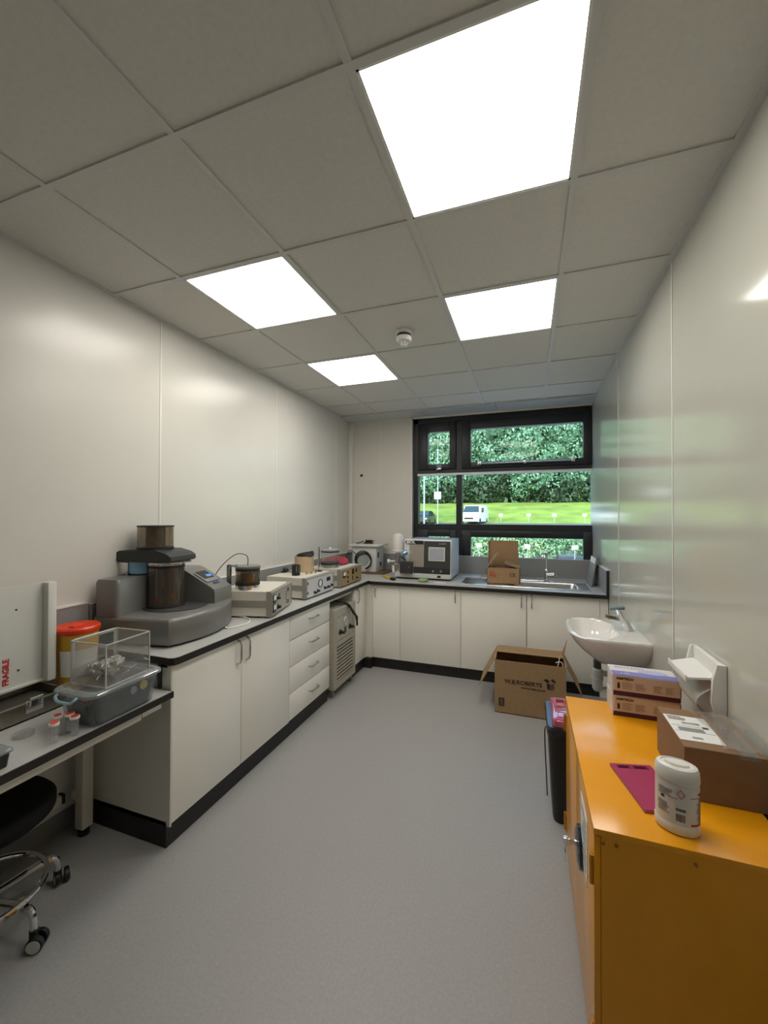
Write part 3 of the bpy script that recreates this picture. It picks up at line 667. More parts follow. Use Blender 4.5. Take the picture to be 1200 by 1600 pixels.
# ================================================================== FLOOR CHILLER
cream = mat('cream grey metal', (.42, .39, .32), .45, noise=.04, nscale=12)
t = T('chiller', 'cream floor chiller on castors with louvred front under the worktop', 'chiller', (.09, 3.035, 0))
D = .515; Wd = .435; Z0, Z1 = .075, .735
g = G(); g.box(0, 0, Z0, D-.012, Wd, Z1, .004); g.box(D-.012, 0, Z0, D, .05, Z1); g.box(D-.012, Wd-.05, Z0, D, Wd, Z1); g.box(D-.012, .05, Z0, D, Wd-.05, .12); g.box(D-.012, .05, .42, D, Wd-.05, .46); g.box(D-.012, .05, .665, D, Wd-.05, Z1); obj('case', g, cream, t)
g = G(); g.box(D-.014, .055, .465, D-.004, Wd-.055, .66); pnl = obj('control_panel', g, mat('cream panel', (.46, .44, .38), .4), t)
g = G(); g.torus((D, .22, .60), .032, .006, 'x', 24); g.lathe([(.03, D-.004), (.03, D+.002)], (0, .22, .60), 20, 'x'); obj('gauge', g, mat('gauge grey', (.5, .5, .48), .3), t)
for y in (.115, .315):
    g = G(); g.lathe([(.022, D-.004), (.022, D+.006), (.014, D+.01), (.012, D+.04), (.001, D+.042)], (0, y, .53), 16, 'x'); obj('valve_knob', g, black, t)
g = G(); g.box(D-.003, .20, .50, D+.001, .235, .55); obj('plate', g, darkgrey, t)
g = G(); g.box(D-.0118, .0505, .1205, D-.011, Wd-.0505, .4195); obj('gap_shade', g, mat('louvre gap shade', (.012, .010, .008), .7), t)  # near-black sheet paints the shade in the gaps between louvres
for k in range(10):
    g = G(); z = .125+.0295*k; g.prism([(D-.010, z+.008), (D, z+.002), (D, z+.009), (D-.010, z+.014)], .05, Wd-.05, 'y'); obj('louvre', g, cream, t)
for x, y in ((.47, .035), (.47, .40), (.05, .035), (.05, .40)):
    g = G(); g.lathe([(.006, -.012), (.026, -.01), (.026, .01), (.006, .012)], (x, y, .027), 20, 'y'); g.box(x-.012, y-.016, .045, x+.012, y+.016, .076, .003); obj('castor', g, mat('grey castor', (.30, .30, .28), .35, metal=.4), t)
g = G()
for k in range(2): g.tube([(-.10, .03, .78), (.10, .07, .79), (.30+.01*k, .12, .785-.01*k), (.46+.02*k, .24, .752), (.525, .31-.02*k, .66), (.535, .35, .585+.03*k), (.53, .37, .53+.05*k)], .009, 10, 6)
tag(obj('rubber_hoses', g, rubber, None, 35, (.12, 3.035, .0)), 'pair of black rubber hoses drooping over the cream chiller', 'hose')

# ================================================================== LOW BENCH (left)
BZ = .725
t = T('lab_bench', 'low grey-topped bench with white steel frame at the left wall', 'bench', (0, 0, 0))
g = G(); g.box(.003, BY+.05, BZ-.028, .594, 1.418, BZ); obj('top', g, worktop, t)
g = G(); g.box(.594, BY+.05, BZ-.028, .60, 1.424, BZ-.0008); g.box(.003, 1.418, BZ-.028, .6, 1.424, BZ-.0008); obj('edge_band', g, blackedge, t)
g = G(); g.box(.55, BY+.08, BZ-.066, .578, 1.28, BZ-.0285, .002); g.box(.05, BY+.08, BZ-.066, .08, 1.39, BZ-.0285, .002); g.box(.08, 1.24, BZ-.066, .55, 1.28, BZ-.0285); obj('frame_rail', g, offw, t)
g = G(); g.box(.552, 1.285, BZ-.06, .577, 1.38, BZ-.0285, .002); obj('rail_cap', g, white, t)
for y in (1.34, -.2):
    g = G(); g.box(.085, y, .035, .137, y+.052, BZ-.0285, .004); lg = obj('leg', g, offw, t)
    g = G(); g.lathe([(.024, .0006), (.024, .022), (.012, .024), (.012, .036)], (.111, y+.026, 0), 20); obj('foot', g, black, lg)
g = G(); g.box(.03, BY+.1, .17, .06, 1.30, .21, .003); g.box(.06, 1.34, .17, .086, 1.39, .21); obj('rear_rail', g, offw, t)
g = G(); g.box(.028, 1.301, .168, .062, 1.315, .212, .003); obj('rail_end_cap', g, black, t)
g = G(); g.box(.001, 1.425, BZ+.001, .50, 1.431, .836); obj('end_upstand', g, splashm, t)
g = G(); g.box(.501, 1.424, BZ+.001, .522, 1.431, .836); obj('upstand_end', g, blackedge, t)
# instrument case with raised white lid
t = T('instrument_case', 'steel instrument case with raised white lid on the low bench', 'case', (.05, .30, BZ))
g = G(); g.box(0, 0, .0015, .235, .885, .006); g.box(.229, 0, .0015, .235, .885, .065); g.box(0, 0, .0015, .006, .885, .065); g.box(0, .879, .0015, .235, .885, .065); g.box(0, 0, .0015, .235, .006, .065)
g.box(.225, 0, .064, .24, .885, .069, .001); obj('tray', g, mat('worn steel', (.30, .27, .22), .28, metal=.9, noise=.3, nscale=9), t)
g = G(); g.box(.006, .006, .0065, .228, .878, .03); obj('liner', g, mat('dark liner', (.06, .055, .045), .5), t)
wl = mat('lid white', (.66, .66, .62), .35)
g = G(); g.box(.04, 0, .071, .047, .922, .50); g.box(.047, .888, .071, .085, .922, .50, .002); g.box(.047, 0, .071, .06, .918, .08); obj('lid', g, wl, t)
g = G(); g.box(.236, .72, .03, .243, .78, .075, .002); g.tube([(.247, .73, .055), (.252, .73, .085), (.252, .77, .085), (.247, .77, .055)], .004, 8); obj('latch', g, steel, t)
g = G()
for y, z in ((.79, .40), (.80, .145)): g.lathe([(.004, .047), (.004, .049)], (0, y, z), 12, 'x')
obj('screw', g, black, t)
text('FRAGILE', .029, (.0475, .757, .150), Matrix(((0, 0, 1), (0, -1, 0), (1, 0, 0))).to_euler(), redink, t, align='CENTER', bold=.0012)
# sharps bin
t = T('sharps_bin', 'yellow sharps bin with orange-red lid behind the clear storage tub', 'sharps bin', (.128, 1.318, BZ))
t.scale = (.88, .88, .97)
g = G(); g.lathe([(.078, .001), (.082, .01), (.094, .272)], (0, 0, 0), 40); obj('bin_body', g, mat('sharps yellow', (.66, .36, .02), .4), t)
g = G(); g.lathe([(.097, .262), (.101, .268), (.101, .285), (.094, .292), (.08, .289), (.03, .289)], (0, 0, 0), 40); g.obox((.01, -.01, .293), .035, .07, .006, (0, 0, .2), .002); obj('bin_lid', g, mat('orange red', (.78, .055, .015), .35), t)
g = G(); rings = []
for z in (.07, .19): rings.append([((.0825+.046*z+.0012)*math.cos(a), (.0825+.046*z+.0012)*math.sin(a), z) for a in [-1.5+.1*k for k in range(22)]])
g.loft(rings, False, False, False); obj('bin_label', g, paper, t)
# clear storage tub
t = T('storage_tub', 'clear plastic storage tub with dark contents and blue clip on the bench', 'storage tub', (.505, 1.20, BZ))
tubm = clear('tub plastic', (.80, .85, .88), .08, .08, haze=.05, hcol=(.4, .45, .5)); lidm = clear('tub lid plastic', (.85, .88, .9), .10, .1, haze=.30, hcol=(.6, .63, .64))
def R_(s, hx, hy, r, z): return s.rrect(-hx, -hy, hx, hy, r, z)
g = G(); g.loft([R_(g, .085, .125, .03, .002), R_(g, .090, .13, .03, .01), R_(g, .102, .148, .035, .125)], True, False); obj('tub_body', g, tubm, t)
g = G(); g.loft([R_(g, .107, .155, .04, .118), R_(g, .112, .162, .04, .120), R_(g, .112, .162, .04, .130), R_(g, .105, .155, .04, .136), R_(g, .092, .138, .03, .137), R_(g, .090, .135, .03, .130)], False, True); obj('tub_lid', g, lidm, t)
g = G(); g.tube([(.05, -.168, .125), (.05, -.178, .12), (.03, -.182, .108), (-.03, -.182, .108), (-.05, -.178, .12), (-.05, -.168, .125)], .005, 10, 4); obj('blue_clip', g, mat('pale blue plastic', (.28, .52, .60), .35), t)
g = G(); g.loft([R_(g, .080, .12, .03, .006), R_(g, .092, .137, .03, .095), R_(g, .07, .10, .03, .108)])
obj('dark_contents', g, mat('navy contents', (.022, .03, .042), .6, noise=.6, nscale=30), t, 60)
g = G(); g.lathe([(.018, .0925), (.018, .0965)], (0, .07, .09), 20, 'x'); obj('yellow_reel', g, mat('reel yellow', (.6, .45, .12), .4), t)
g = G(); g.lathe([(.015, .0915), (.015, .0955)], (0, .025, .085), 20, 'x'); obj('grey_reel', g, mat('reel grey', (.3, .32, .33), .4), t)
# acrylic box on top
t = T('acrylic_box', 'open clear acrylic box of crumpled plastic on the storage tub', 'acrylic box', (.515, 1.195, BZ+.1385), rad(3))
th = .003; hx, hy, h = .088, .098, .165
g = G(); g.box(-hx, -hy, .0005, hx, hy, th); obj('floor_sheet', g, acryl, t)
for a in ((-hx, -hy, -hx+th, hy), (hx-th, -hy, hx, hy), (-hx+th, -hy, hx-th, -hy+th), (-hx+th, hy-th, hx-th, hy)):
    g = G(); g.box(a[0], a[1], th, a[2], a[3], h); obj('side_sheet', g, acryl, t)
edgem = clear('acrylic edge', (.8, .8, .8), .2, .1, haze=.55, hcol=(.75, .75, .74))
g = G(); q = .0022
for x in (-hx, hx):
    for y in (-hy, hy): g.box(x-q, y-q, .002, x+q, y+q, h)
for z in (.003, h): 
    for x in (-hx, hx): g.box(x-q, -hy, z-q, x+q, hy, z+q)
    for y in (-hy, hy): g.box(-hx, y-q, z-q, hx, y+q, z+q)
obj('sheet_edges', g, edgem, t)
g = G(); X = -hx-.004; b_ = .014
g.box(X, -hy, 0.01, X+.003, -hy+b_, h+.004); g.box(X, hy-b_, .01, X+.003, hy, h+.004); g.box(X, -hy, h-.008, X+.003, hy, h+.004); g.box(X, -hy, .01, X+.003, hy, .02)
obj('white_frame', g, paper, t)
g = G(); rn = random.Random(3)
for k in range(20):
    cx, cy = rn.uniform(-.055, .05), rn.uniform(-.08, .04); r = rn.uniform(.012, .026)
    n0 = set(g.b.verts); g.ball((cx, cy, r*.8+rn.uniform(.004, .05)), r, (1, 1, .8), 9)
    for v in g.b.verts:
        if v not in n0: v.co += Vector((rn.uniform(-1, 1), rn.uniform(-1, 1), rn.uniform(-1, 1)))*r*.28; v.co.z = max(v.co.z, .0045)
o = obj('crumpled_bags', g, clear('crumpled film', (.9, .9, .9), .22, .08, haze=.5, hcol=(.85, .85, .83)), None, 20, (.515, 1.195, BZ+.1385)); tag(o, 'crumpled clear plastic bags inside the acrylic box', 'plastic bags'); o['kind'] = 'stuff'
g = G()
for k in range(12):
    x, y = rn.uniform(-.05, .07), rn.uniform(-.06, .085); g.tube([(x, y, .006+rn.uniform(0, .03)), (x+rn.uniform(-.03, .03), y+rn.uniform(-.03, .03), .02+rn.uniform(0, .04)), (x+rn.uniform(-.02, .02), y+rn.uniform(-.03, .0), .01+rn.uniform(0, .03))], .0025, 6, 3)
for v in g.b.verts: v.co.x = max(min(v.co.x, hx-.006), -hx+.006); v.co.y = max(min(v.co.y, hy-.006), -hy+.006)
o = obj('small_tools', g, chrome, None, 35, (.515, 1.195, BZ+.1385)); tag(o, 'jumble of small shiny metal pieces inside the acrylic box', 'tools'); o['kind'] = 'stuff'
# vials
VL = [(.562, .985, 'nearest'), (.520, 1.022, 'furthest from the bench edge'), (.545, 1.042, 'second from the right'), (.588, 1.032, 'closest to the storage tub')]
VL = [(.548, .962, 'nearest clear vial with a red cap, in front of three others'), (.500, 1.003, 'leftmost clear vial with a red cap, behind the nearest one'),
      (.525, 1.028, 'middle clear vial with a red cap, touching its neighbours'), (.565, 1.020, 'clear vial with a red cap closest to the storage tub')]
vm = clear('vial plastic', (.93, .93, .93), .1, .05, haze=.1); rc = mat('vial red', (.80, .04, .02), .4)
v0 = None
for x, y, lb in VL:
    if v0 is None:
        v0 = T('sample_vial', lb, 'vial', (x, y, BZ), 0, 'red-capped vials on the bench')
        g = G(); g.lathe([(.012, .001), (.0125, .06)], (0, 0, 0), 24); obj('vial_body', g, vm, v0)
        g = G(); g.lathe([(.0155, .0605), (.0155, .068), (.0145, .069)], (0, 0, 0), 24); cp = obj('vial_cap', g, white, v0)
        g = G(); g.lathe([(.0125, .0692), (.0125, .070)], (0, 0, 0), 24); obj('cap_label', g, rc, cp)
    else:
        v = tree_copy(v0); v.location = (x, y, BZ); v['label'] = lb
g = G(); g.lathe([(.03, .001), (.031, .012), (.029, .012), (.028, .003)], (0, 0, 0), 32); tag(obj('petri_dish', g, vm, None, 35, (.40, .955, BZ)), 'clear round dish on the bench left of the vials', 'dish')
t = T('black_tray', 'black tray with clear ribbed lid at the left edge of the bench', 'tray', (.51, .75, BZ))
g = G(); g.loft([R_(g, .05, .075, .012, .001), R_(g, .055, .08, .012, .045)]); obj('tray_body', g, black, t)
g = G(); g.loft([R_(g, .06, .086, .012, .046), R_(g, .06, .086, .012, .052), R_(g, .055, .08, .012, .058)]); obj('tray_lid', g, clear('grey lid', (.6, .65, .68), .12, .1, haze=.4, hcol=(.35, .38, .40)), t)
# stool
t = T('lab_stool', 'black lab stool with chrome ring base on castors under the bench', 'stool', (.25, .92, 0))
g = G(); g.lathe([(.10, .380), (.18, .386), (.203, .405), (.203, .435), (.185, .456), (.10, .463), (.001, .463)], (0, 0, 0), 48); obj('seat', g, mat('black vinyl', (.006, .006, .006), .75, spec=.2), t, 60)
g = G(); g.cyl((0, 0, .12), .025, .26, 20); g.lathe([(.035, .09), (.035, .15), (.026, .16)], (0, 0, 0), 20); obj('column', g, chrome, t)
g = G(); g.torus((0, 0, .145), .175, .010, 'z', 48, 10); obj('foot_ring', g, chrome, t)
for k in range(5):
    a = rad(8+72*k); c, s = math.cos(a), math.sin(a)
    g = G(); g.tube([(.03*c, .03*s, .125), (.16*c, .16*s, .132), (.205*c, .205*s, .125), (.222*c, .222*s, .095), (.224*c, .224*s, .062)], .0125, 10, 5); obj('leg', g, chrome, t)
    g = G(); cx, cy = .24*c, .24*s; px, py = -s, c
    for sd_ in (-1, 1):
        n0 = set(g.b.verts); g.lathe([(.008, sd_*.006), (.027, sd_*.008), (.027, sd_*.022), (.020, sd_*.025)], (0, 0, 0), 20, 'y')
        M = Matrix.Translation((cx, cy, .0275)) @ Matrix.Rotation(a+.9*k+.4, 4, 'Z')
        for v in g.b.verts:
            if v not in n0: v.co = M @ v.co
    g.cyl((.224*c, .224*s, .03), .014, .035, 12); ca = obj('castor', g, black, t)
    g = G(); n0 = set(); g.lathe([(.022, .0251), (.022, .0262)], (0, 0, 0), 20, 'y'); g.lathe([(.022, -.0262), (.022, -.0251)], (0, 0, 0), 20, 'y')
    for v in g.b.verts: v.co = M @ v.co
    obj('wheel_disc', g, mat('pale disc', (.5, .5, .46), .4), ca)

# ================================================================== RIGHT SIDE
# wall basin
t = T('wash_basin', 'white ceramic wall basin on the right wall', 'wash basin', (W, 2.82, .83))
def D_(xf, hy, z, cx=0.0, r=.5, n=40, back=-.001):
    """D-shaped ring from the wall to x=-xf, half width hy"""
    pts = [(back, -hy, z)]
    pts += [(-(xf*.5), -hy, z)]
    for k in range(1, n):
        a = -PI/2+PI*k/n; e = .62
        cxx = math.copysign(abs(math.cos(a))**e, math.cos(a)); syy = math.copysign(abs(math.sin(a))**e, math.sin(a))
        pts.append((-(xf*.5)-xf*.5*cxx, hy*syy, z))
    pts += [(-(xf*.5), hy, z), (back, hy, z)]
    return pts
def I_(x0, x1, hy, z, n=43):
    pts = []
    for k in range(n):
        a = -PI/2-PI*2*(-k)/n; e = .55
        cx_, sy = math.cos(a), math.sin(a)
        pts.append((-(x0+x1)/2-(x1-x0)/2*math.copysign(abs(cx_)**e, cx_), hy*math.copysign(abs(sy)**e, sy), z))
    return pts
XF = .405; HY = .272
g = G()
g.loft([D_(.24, .08, -.195), D_(.27, .13, -.165), D_(.33, .21, -.11), D_(.375, .255, -.06), D_(.398, HY-.003, -.02), D_(XF, HY, -.006), D_(XF-.004, HY-.003, 0)], True, False)
o_r = D_(XF-.004, HY-.003, 0); nO = len(o_r)
# inner bowl rings resampled from the same ring topology
def inner(x0, x1, hy, z):
    base = D_(XF-.004, HY-.003, 0); out = []; cx0, cy0 = -(x0+x1)/2, 0
    for (x, y, _) in base:
        dx, dy = x-cx0, y-cy0; a = math.atan2(dy, dx); e = .55
        c_, s_ = math.cos(a), math.sin(a)
        # superellipse radius along a
        rr = (abs(c_/((x1-x0)/2))**3.2+abs(s_/hy)**3.2)**(-1/3.2)
        out.append((cx0+rr*c_, cy0+rr*s_, z))
    return out
g.loft([o_r, inner(.125, XF-.022, HY-.022, .001), inner(.13, XF-.030, HY-.03, -.008), inner(.15, XF-.05, HY-.055, -.07), inner(.18, XF-.09, HY-.11, -.115), inner(.22, XF-.14, .05, -.125)], False, True)
bmesh.ops.remove_doubles(g.b, verts=g.b.verts, dist=.0005)
obj('bowl', g, ceramic, t, 50)
g = G(); g.lathe([(.022, -.1235), (.022, -.121), (.016, -.121)], (-.245, 0, 0), 24); obj('waste', g, chrome, t)
g = G(); g.cyl((-.23, 0, -.245), .022, .05, 20); obj('waste_nut', g, darkgrey, t)
trm = mat('trap plastic', (.50, .51, .52), .25)
g = G(); g.lathe([(.018, -.245), (.03, -.255), (.03, -.30), (.034, -.302), (.034, -.315), (.03, -.317), (.03, -.37), (.02, -.385), (.001, -.388)], (-.23, 0, 0), 24); g.tube([(-.205, 0, -.275), (-.10, 0, -.275), (-.003, 0, -.275)], .018, 12); obj('trap', g, trm, t)
g = G(); g.torus((-.09, -.06, -.215), .03, .005, 'y', 24); g.tube([(-.065, -.05, -.22), (-.05, -.05, -.28), (-.02, -.05, -.32), (-.003, -.05, -.33)], .007, 8, 4); obj('supply_hose', g, black, t)
t = T('basin_tap', 'chrome lever tap on the white wall basin', 'tap', (W-.062, 2.82, .8305))
g = G(); n0 = set(); rings = []
for k in range(5):
    f = k/4; rings.append([(-.045*f+.027*math.cos(a), .027*math.sin(a), .002+.115*f+(-.012*math.cos(a) if f > .9 else 0)) for a in [2*PI*i/20 for i in range(20)]])
g.loft(rings); obj('body', g, chrome, t)
g = G(); g.loft([[(-.02, s1*.013, .05+z_) for s1, z_ in ((-1, 0), (1, 0), (1, .025), (-1, .025))], [(-.125, s1*.012, .072+z_) for s1, z_ in ((-1, 0), (1, 0), (1, .016), (-1, .016))]]); obj('spout', g, chrome, t)
g = G(); g.loft([[(-.022, s1*.022, .128+z_) for s1, z_ in ((-1, 0), (1, 0), (1, .016), (-1, .016))], [(-.10, s1*.016, .118+z_) for s1, z_ in ((-1, 0), (1, 0), (1, .012), (-1, .012))]]); obj('lever', g, mat('tap cap', (.35, .50, .56), .12, metal=.9), t)

# big carton on the floor
t = T('large_carton', 'large open cardboard carton on the floor by the sink cabinet', 'cardboard box', (1.868, 3.28, 0))
a, b, h = .510, .38, .405; th = .005
g = G(); g.box(0, 0, .001, a, th, h); g.box(0, b-th, .001, a, b, h); g.box(0, th, .001, th, b-th, h); g.box(a-th, th, .001, a, b-th, h); g.box(0, 0, .001, a, b, .006); obj('carton_walls', g, card, t)
def flap(p0, p1, d, name):
    g = G(); d = Vector(d); p0, p1 = Vector(p0), Vector(p1); n_ = (p1-p0).cross(d).normalized()*.004
    g.loft([[p0, p1, p1+d*1, p0+d*1], [p0+n_, p1+n_, p1+d+n_, p0+d+n_]]); obj(name, g, card, t)
flap((-.002, .01, h), (-.002, b-.01, h), (-.115, -.0, -.222), 'left_flap'); flap((a+.002, b-.01, h), (a+.002, .01, h), (.105, 0, -.20), 'right_flap')
flap((.006, b-.004, h+.003), (a-.006, b-.004, h+.003), (.0, -.235, .02), 'back_flap'); flap((.0, .007, h-.002), (a-.01, .007, h-.002), (0, .02, -.18), 'front_flap')
g = G(); g.loft([[(a-.003, b-.02, h), (a-.003, b-.16, h), (a+.03, b-.06, h+.12)], [(a+.001, b-.02, h), (a+.001, b-.16, h), (a+.034, b-.06, h+.12)]]); obj('corner_flap', g, card, t)
g = G(); g.tube([(a-.06, .02, h-.01), (a-.05, .01, h+.03), (a-.045, .015, h+.07)], .003, 6, 4); g.tube([(a-.07, .03, h+.02), (a-.03, .02, h+.03), (a-.02, .02, h-.01)], .003, 6, 4); obj('loose_strap', g, paper, t)
text('W.E.ROBERTS', .042, (.208, -.0012, .250), FACE_Y, ink, t, sx=1.05, bold=.0009); text('WWW.WER.CO.UK', .018, (.28, -.0012, .213), FACE_Y, ink, t, sx=1.1, bold=.0006)
g = G()
bx, bz = .398, .268
g.prism([(bx-.02, bz+.01), (bx, bz), (bx, bz-.045), (bx-.02, bz-.035)], -.0016, -.0003, 'y')
g.prism([(bx-.045, bz+.028), (bx-.02, bz+.01), (bx, bz+.02), (bx-.022, bz+.036)], -.0016, -.0003, 'y')
g.prism([(bx+.005, bz+.03), (bx+.03, bz+.012), (bx+.045, bz+.022), (bx+.02, bz+.042)], -.0016, -.0003, 'y'); obj('box_logo', g, ink, t)
g = G(); g.prism([(bx+.002, bz), (bx+.03, bz+.008), (bx+.03, bz-.035), (bx+.002, bz-.045)], -.0016, -.0003, 'y'); obj('box_logo', g, mat('brown ink', (.12, .07, .035), .7), t)
g = G()
g.box(.03, -.0014, .055, .072, -.0003, .118); obj('handling_mark', g, ink, t)
g = G(); g.box(.038, -.0018, .075, .064, -.0014, .079); g.torus((.051, -.0016, .098), .009, .0016, 'y', 16, 4); g.box(.038, -.0018, .064, .064, -.0014, .067); obj('handling_print', g, card, t)
# bin
t = T('swing_bin', 'tall black plastic bin with pink patterned lid behind the yellow cabinet', 'bin', (2.325, 2.33, 0))
g = G(); g.loft([g.rrect(-.092, -.13, .10, .13, .03, .001), g.rrect(-.096, -.134, .104, .134, .03, .02), g.rrect(-.118, -.155, .125, .155, .03, .455)]); obj('bin_body', g, black, t)
g = G(); g.loft([g.rrect(-.124, -.162, .131, .162, .03, .440), g.rrect(-.126, -.164, .133, .164, .03, .470), g.rrect(-.120, -.158, .127, .158, .03, .480)]); obj('bin_rim', g, mat('rim black', (.012, .014, .018), .2), t)
g = G(); g.loft([g.rrect(-.10, -.145, .115, .145, .02, .481), g.rrect(-.095, -.14, .11, .14, .02, .508), g.rrect(-.085, -.13, .10, .13, .02, .514)]); ld = obj('bin_lid', g, mat('pink lid', (.42, .06, .12), .12, coat=1.0), t)
g = G(); z = .515
for q in ([(-.07, -.11), (-.07, -.05), (-.03, -.05), (-.03, -.11)], [(-.01, -.10), (.01, .06), (.07, .06), (.07, -.10)], [(-.07, .02), (-.03, .02), (-.03, .10), (-.07, .10)], [(-.02, .08), (.05, .08), (.05, .11), (-.02, .11)]):
    g.tube([(x, y, z) for x, y in q], .002, 5, closed=True)
obj('lid_pattern', g, mat('deep red line', (.35, .01, .05), .3), ld)
g = G(); g.tube([(-.127, -.07, .44), (-.133, -.10, .40), (-.122, -.12, .12)], .003, 6, 4); obj('bag_tail', g, black, t)
# yellow cabinet
X0, X1, Y0, Y1, ZT = 2.275, 2.715, 1.188, 2.010, .71
t = T('safety_cabinet', 'yellow metal safety cabinet along the right wall in the foreground', 'cabinet', (X0, Y0, 0))
g = G(); g.box(.0145, 0, .05, X1-X0, Y1-Y0, ZT, .0015, 1); g.box(.03, .02, .001, X1-X0-.01, Y1-Y0-.02, .05); obj('body', g, yellow, t)
g = G(); g.box(-.003, -.003, ZT-.016, X1-X0, Y1-Y0, ZT+.0008, .001); obj('top_panel', g, yellow, t)
L = Y1-Y0
for i, (a, b) in enumerate(((.0, L/2-.0015), (L/2+.0015, L-.012))):
    g = G(); g.box(-.002, a, .06, .014, b, ZT-.02, .002); d = obj('door', g, yellow, t)
    yh = a+.012 if i == 0 else b-.03
    for z in (.12, .56):
        g = G(); g.cyl((-.006, (.008 if i == 0 else L-.008), z), .006, .075, 10); g.box(-.0045, (.008 if i == 0 else L-.03), z, -.002, (.03 if i == 0 else L-.008), z+.075); obj('hinge', g, mat('hinge yellow', (.5, .21, .01), .3, metal=.3), d)
    if i == 0:
        g = G(); g.lathe([(.062, -.004), (.060, -.012), (.045, -.017), (.02, -.018)], (0, .27, .455), 32, 'x'); obj('lock_plate', g, mat('lock black', (.01, .014, .02), .12), d)
        g = G(); g.cyl((-.035, .27, .465), .009, .018, 12, 'x'); g.box(-.055, .263, .455, -.034, .277, .475, .002); g.torus((-.05, .27, .44), .014, .0018, 'x', 20, 5); g.box(-.052, .26, .40, -.049, .277, .427); obj('keys', g, chrome, d)
        g = G(); g.box(-.0035, .12, .45, -.0022, .26, .64); obj('paper_notice', g, paper, d)
        g = G()
        for k in range(7): g.box(-.0040, .14, .475+.022*k, -.0036, .24-.02*(k % 3), .48+.022*k)
        obj('notice_print', g, ink, d)
g = G()
for y_ in (.006,): 
    for x_, z_ in ((.02, ZT-.035), (.05, ZT-.033), (.22, ZT-.033)): g.lathe([(.004, -.0025), (.004, .0005)], (x_, 0, z_), 10, 'y')
obj('rivets', g, mat('rivet', (.3, .13, .01), .4), t)
# glove boxes
purple = mat('deep purple print', (.06, .008, .04), .4); lav = mat('lavender print', (.20, .18, .50), .35); pale = mat('carton white', (.66, .62, .62), .4); beigep = mat('carton side', (.60, .48, .40), .5)
def glove_box(label, z, rz, top):
    t = T('glove_box', label, 'glove box', (2.437, 1.885, z), rz, 'stacked boxes of gloves')
    w_, d_, h_ = .236, .122, .082
    g = G(); g.box(0, 0, .0008, w_, d_, h_, .0012, 1); obj('carton', g, pale, t)
    g = G(); g.box(.008, -.0008, .018, w_-.001, 0, h_-.003); obj('side_panel', g, beigep, t)
    g = G(); g.box(.004, -.0012, .001, w_-.0005, -.0002, .018); g.box(w_-.002, -.0012, .018, w_+.0006, -.0002, h_-.004); obj('purple_band', g, purple, t)
    g = G(); g.box(.002, .0, h_+.0001, w_-.002, .048, h_+.0009); obj('lavender_band', g, lav, t)
    text('KIMTECH', .0125, (.045, -.0016, h_-.014), FACE_Y, ink, t, ext=.0003, bold=.0004, sx=1.15)
    g = G(); g.box(.018, -.0018, .028, .027, -.0009, .046, .0004)
    for k in range(4): g.box(.018+.0024*k, -.0018, .046, .0195+.0024*k, -.0009, .052)
    obj('hand_mark', g, ink, t)
    g = G(); rn = random.Random(5 if top else 9)
    for bx_ in (.036, .082, .145, .185):
        for k in range(7): g.box(bx_, -.0012, .027+.0042*k, bx_+.038*rn.uniform(.7, 1)*(1 if bx_ < .14 else .8), -.0009, .0285+.0042*k)
    obj('small_print', g, mat('brown print', (.28, .2, .16), .6), t)
    if top:
        text('KIMTECH', .026, (.075, .092, h_+.0012), (0, 0, 0), mat('lilac print', (.38, .36, .55), .4), t, ext=.0003)
        text('x 100', .014, (.05, .024, h_+.0012), (0, 0, 0), paper, t, ext=.0003)
        g = G(); g.lathe([(.022, h_+.0002), (.022, h_+.0012)], (0, 0, 0), 24)
        for v in g.b.verts: v.co = Vector((.155+v.co.x*2.4, .065+v.co.y*1.1, v.co.z))
        obj('opening_tab', g, mat('lilac card', (.45, .45, .66), .35), t)
glove_box('lower white and purple glove box on the yellow cabinet', ZT+.001, 0, False)
glove_box('upper white and purple glove box, stacked on the other', ZT+.0845, rad(-1.0), True)
# delivery box
t = T('delivery_box', 'closed brown delivery box with white shipping label on the yellow cabinet', 'cardboard box', (2.535, 1.395, ZT+.001))
a, b, h = .195, .262, .150
brown = mat('brown carton', (.235, .135, .07), .75, noise=.05, nscale=20)
g = G(); g.box(0, 0, .0, a, b, h, .0015, 1); obj('carton', g, brown, t)
g = G(); g.box(0.002, .04, h+.0002, .115, .205, h+.001); lb = obj('shipping_label', g, paper, t)
g = G(); rn = random.Random(2); x = .02
while x < .085:
    w_ = rn.uniform(.0008, .0026); g.box(x, .10, h+.001, x+w_, .123, h+.0014); x += w_+rn.uniform(.0008, .002)
x = .04
while x < .085:
    w_ = rn.uniform(.0008, .0022); g.box(x, .148, h+.001, x+w_, .160, h+.0014); x += w_+rn.uniform(.0008, .002)
g.box(.088, .128, h+.001, .104, .140, h+.0014); g.box(.008, .097, h+.001, .11, .098, h+.0014); g.box(.008, .133, h+.001, .085, .134, h+.0014)
for k in range(6): g.box(.010, .172+.0048*k, h+.001, .010+rn.uniform(.03, .06), .1738+.0048*k, h+.0014)
x = .04
while x < .065: g.box(x, .055, h+.001, x+.0015, .066, h+.0014); x += .003
obj('label_print', g, ink, lb)
g = G(); g.box(.128, -.0006, h-.012, .178, 0.0, h); g.box(.128, -.0006, h+.0002, .178, b, h+.0008); obj('packing_tape', g, clear('tape', (.9, .85, .78), .18, .08, haze=.12, hcol=(.5, .4, .3)), t)
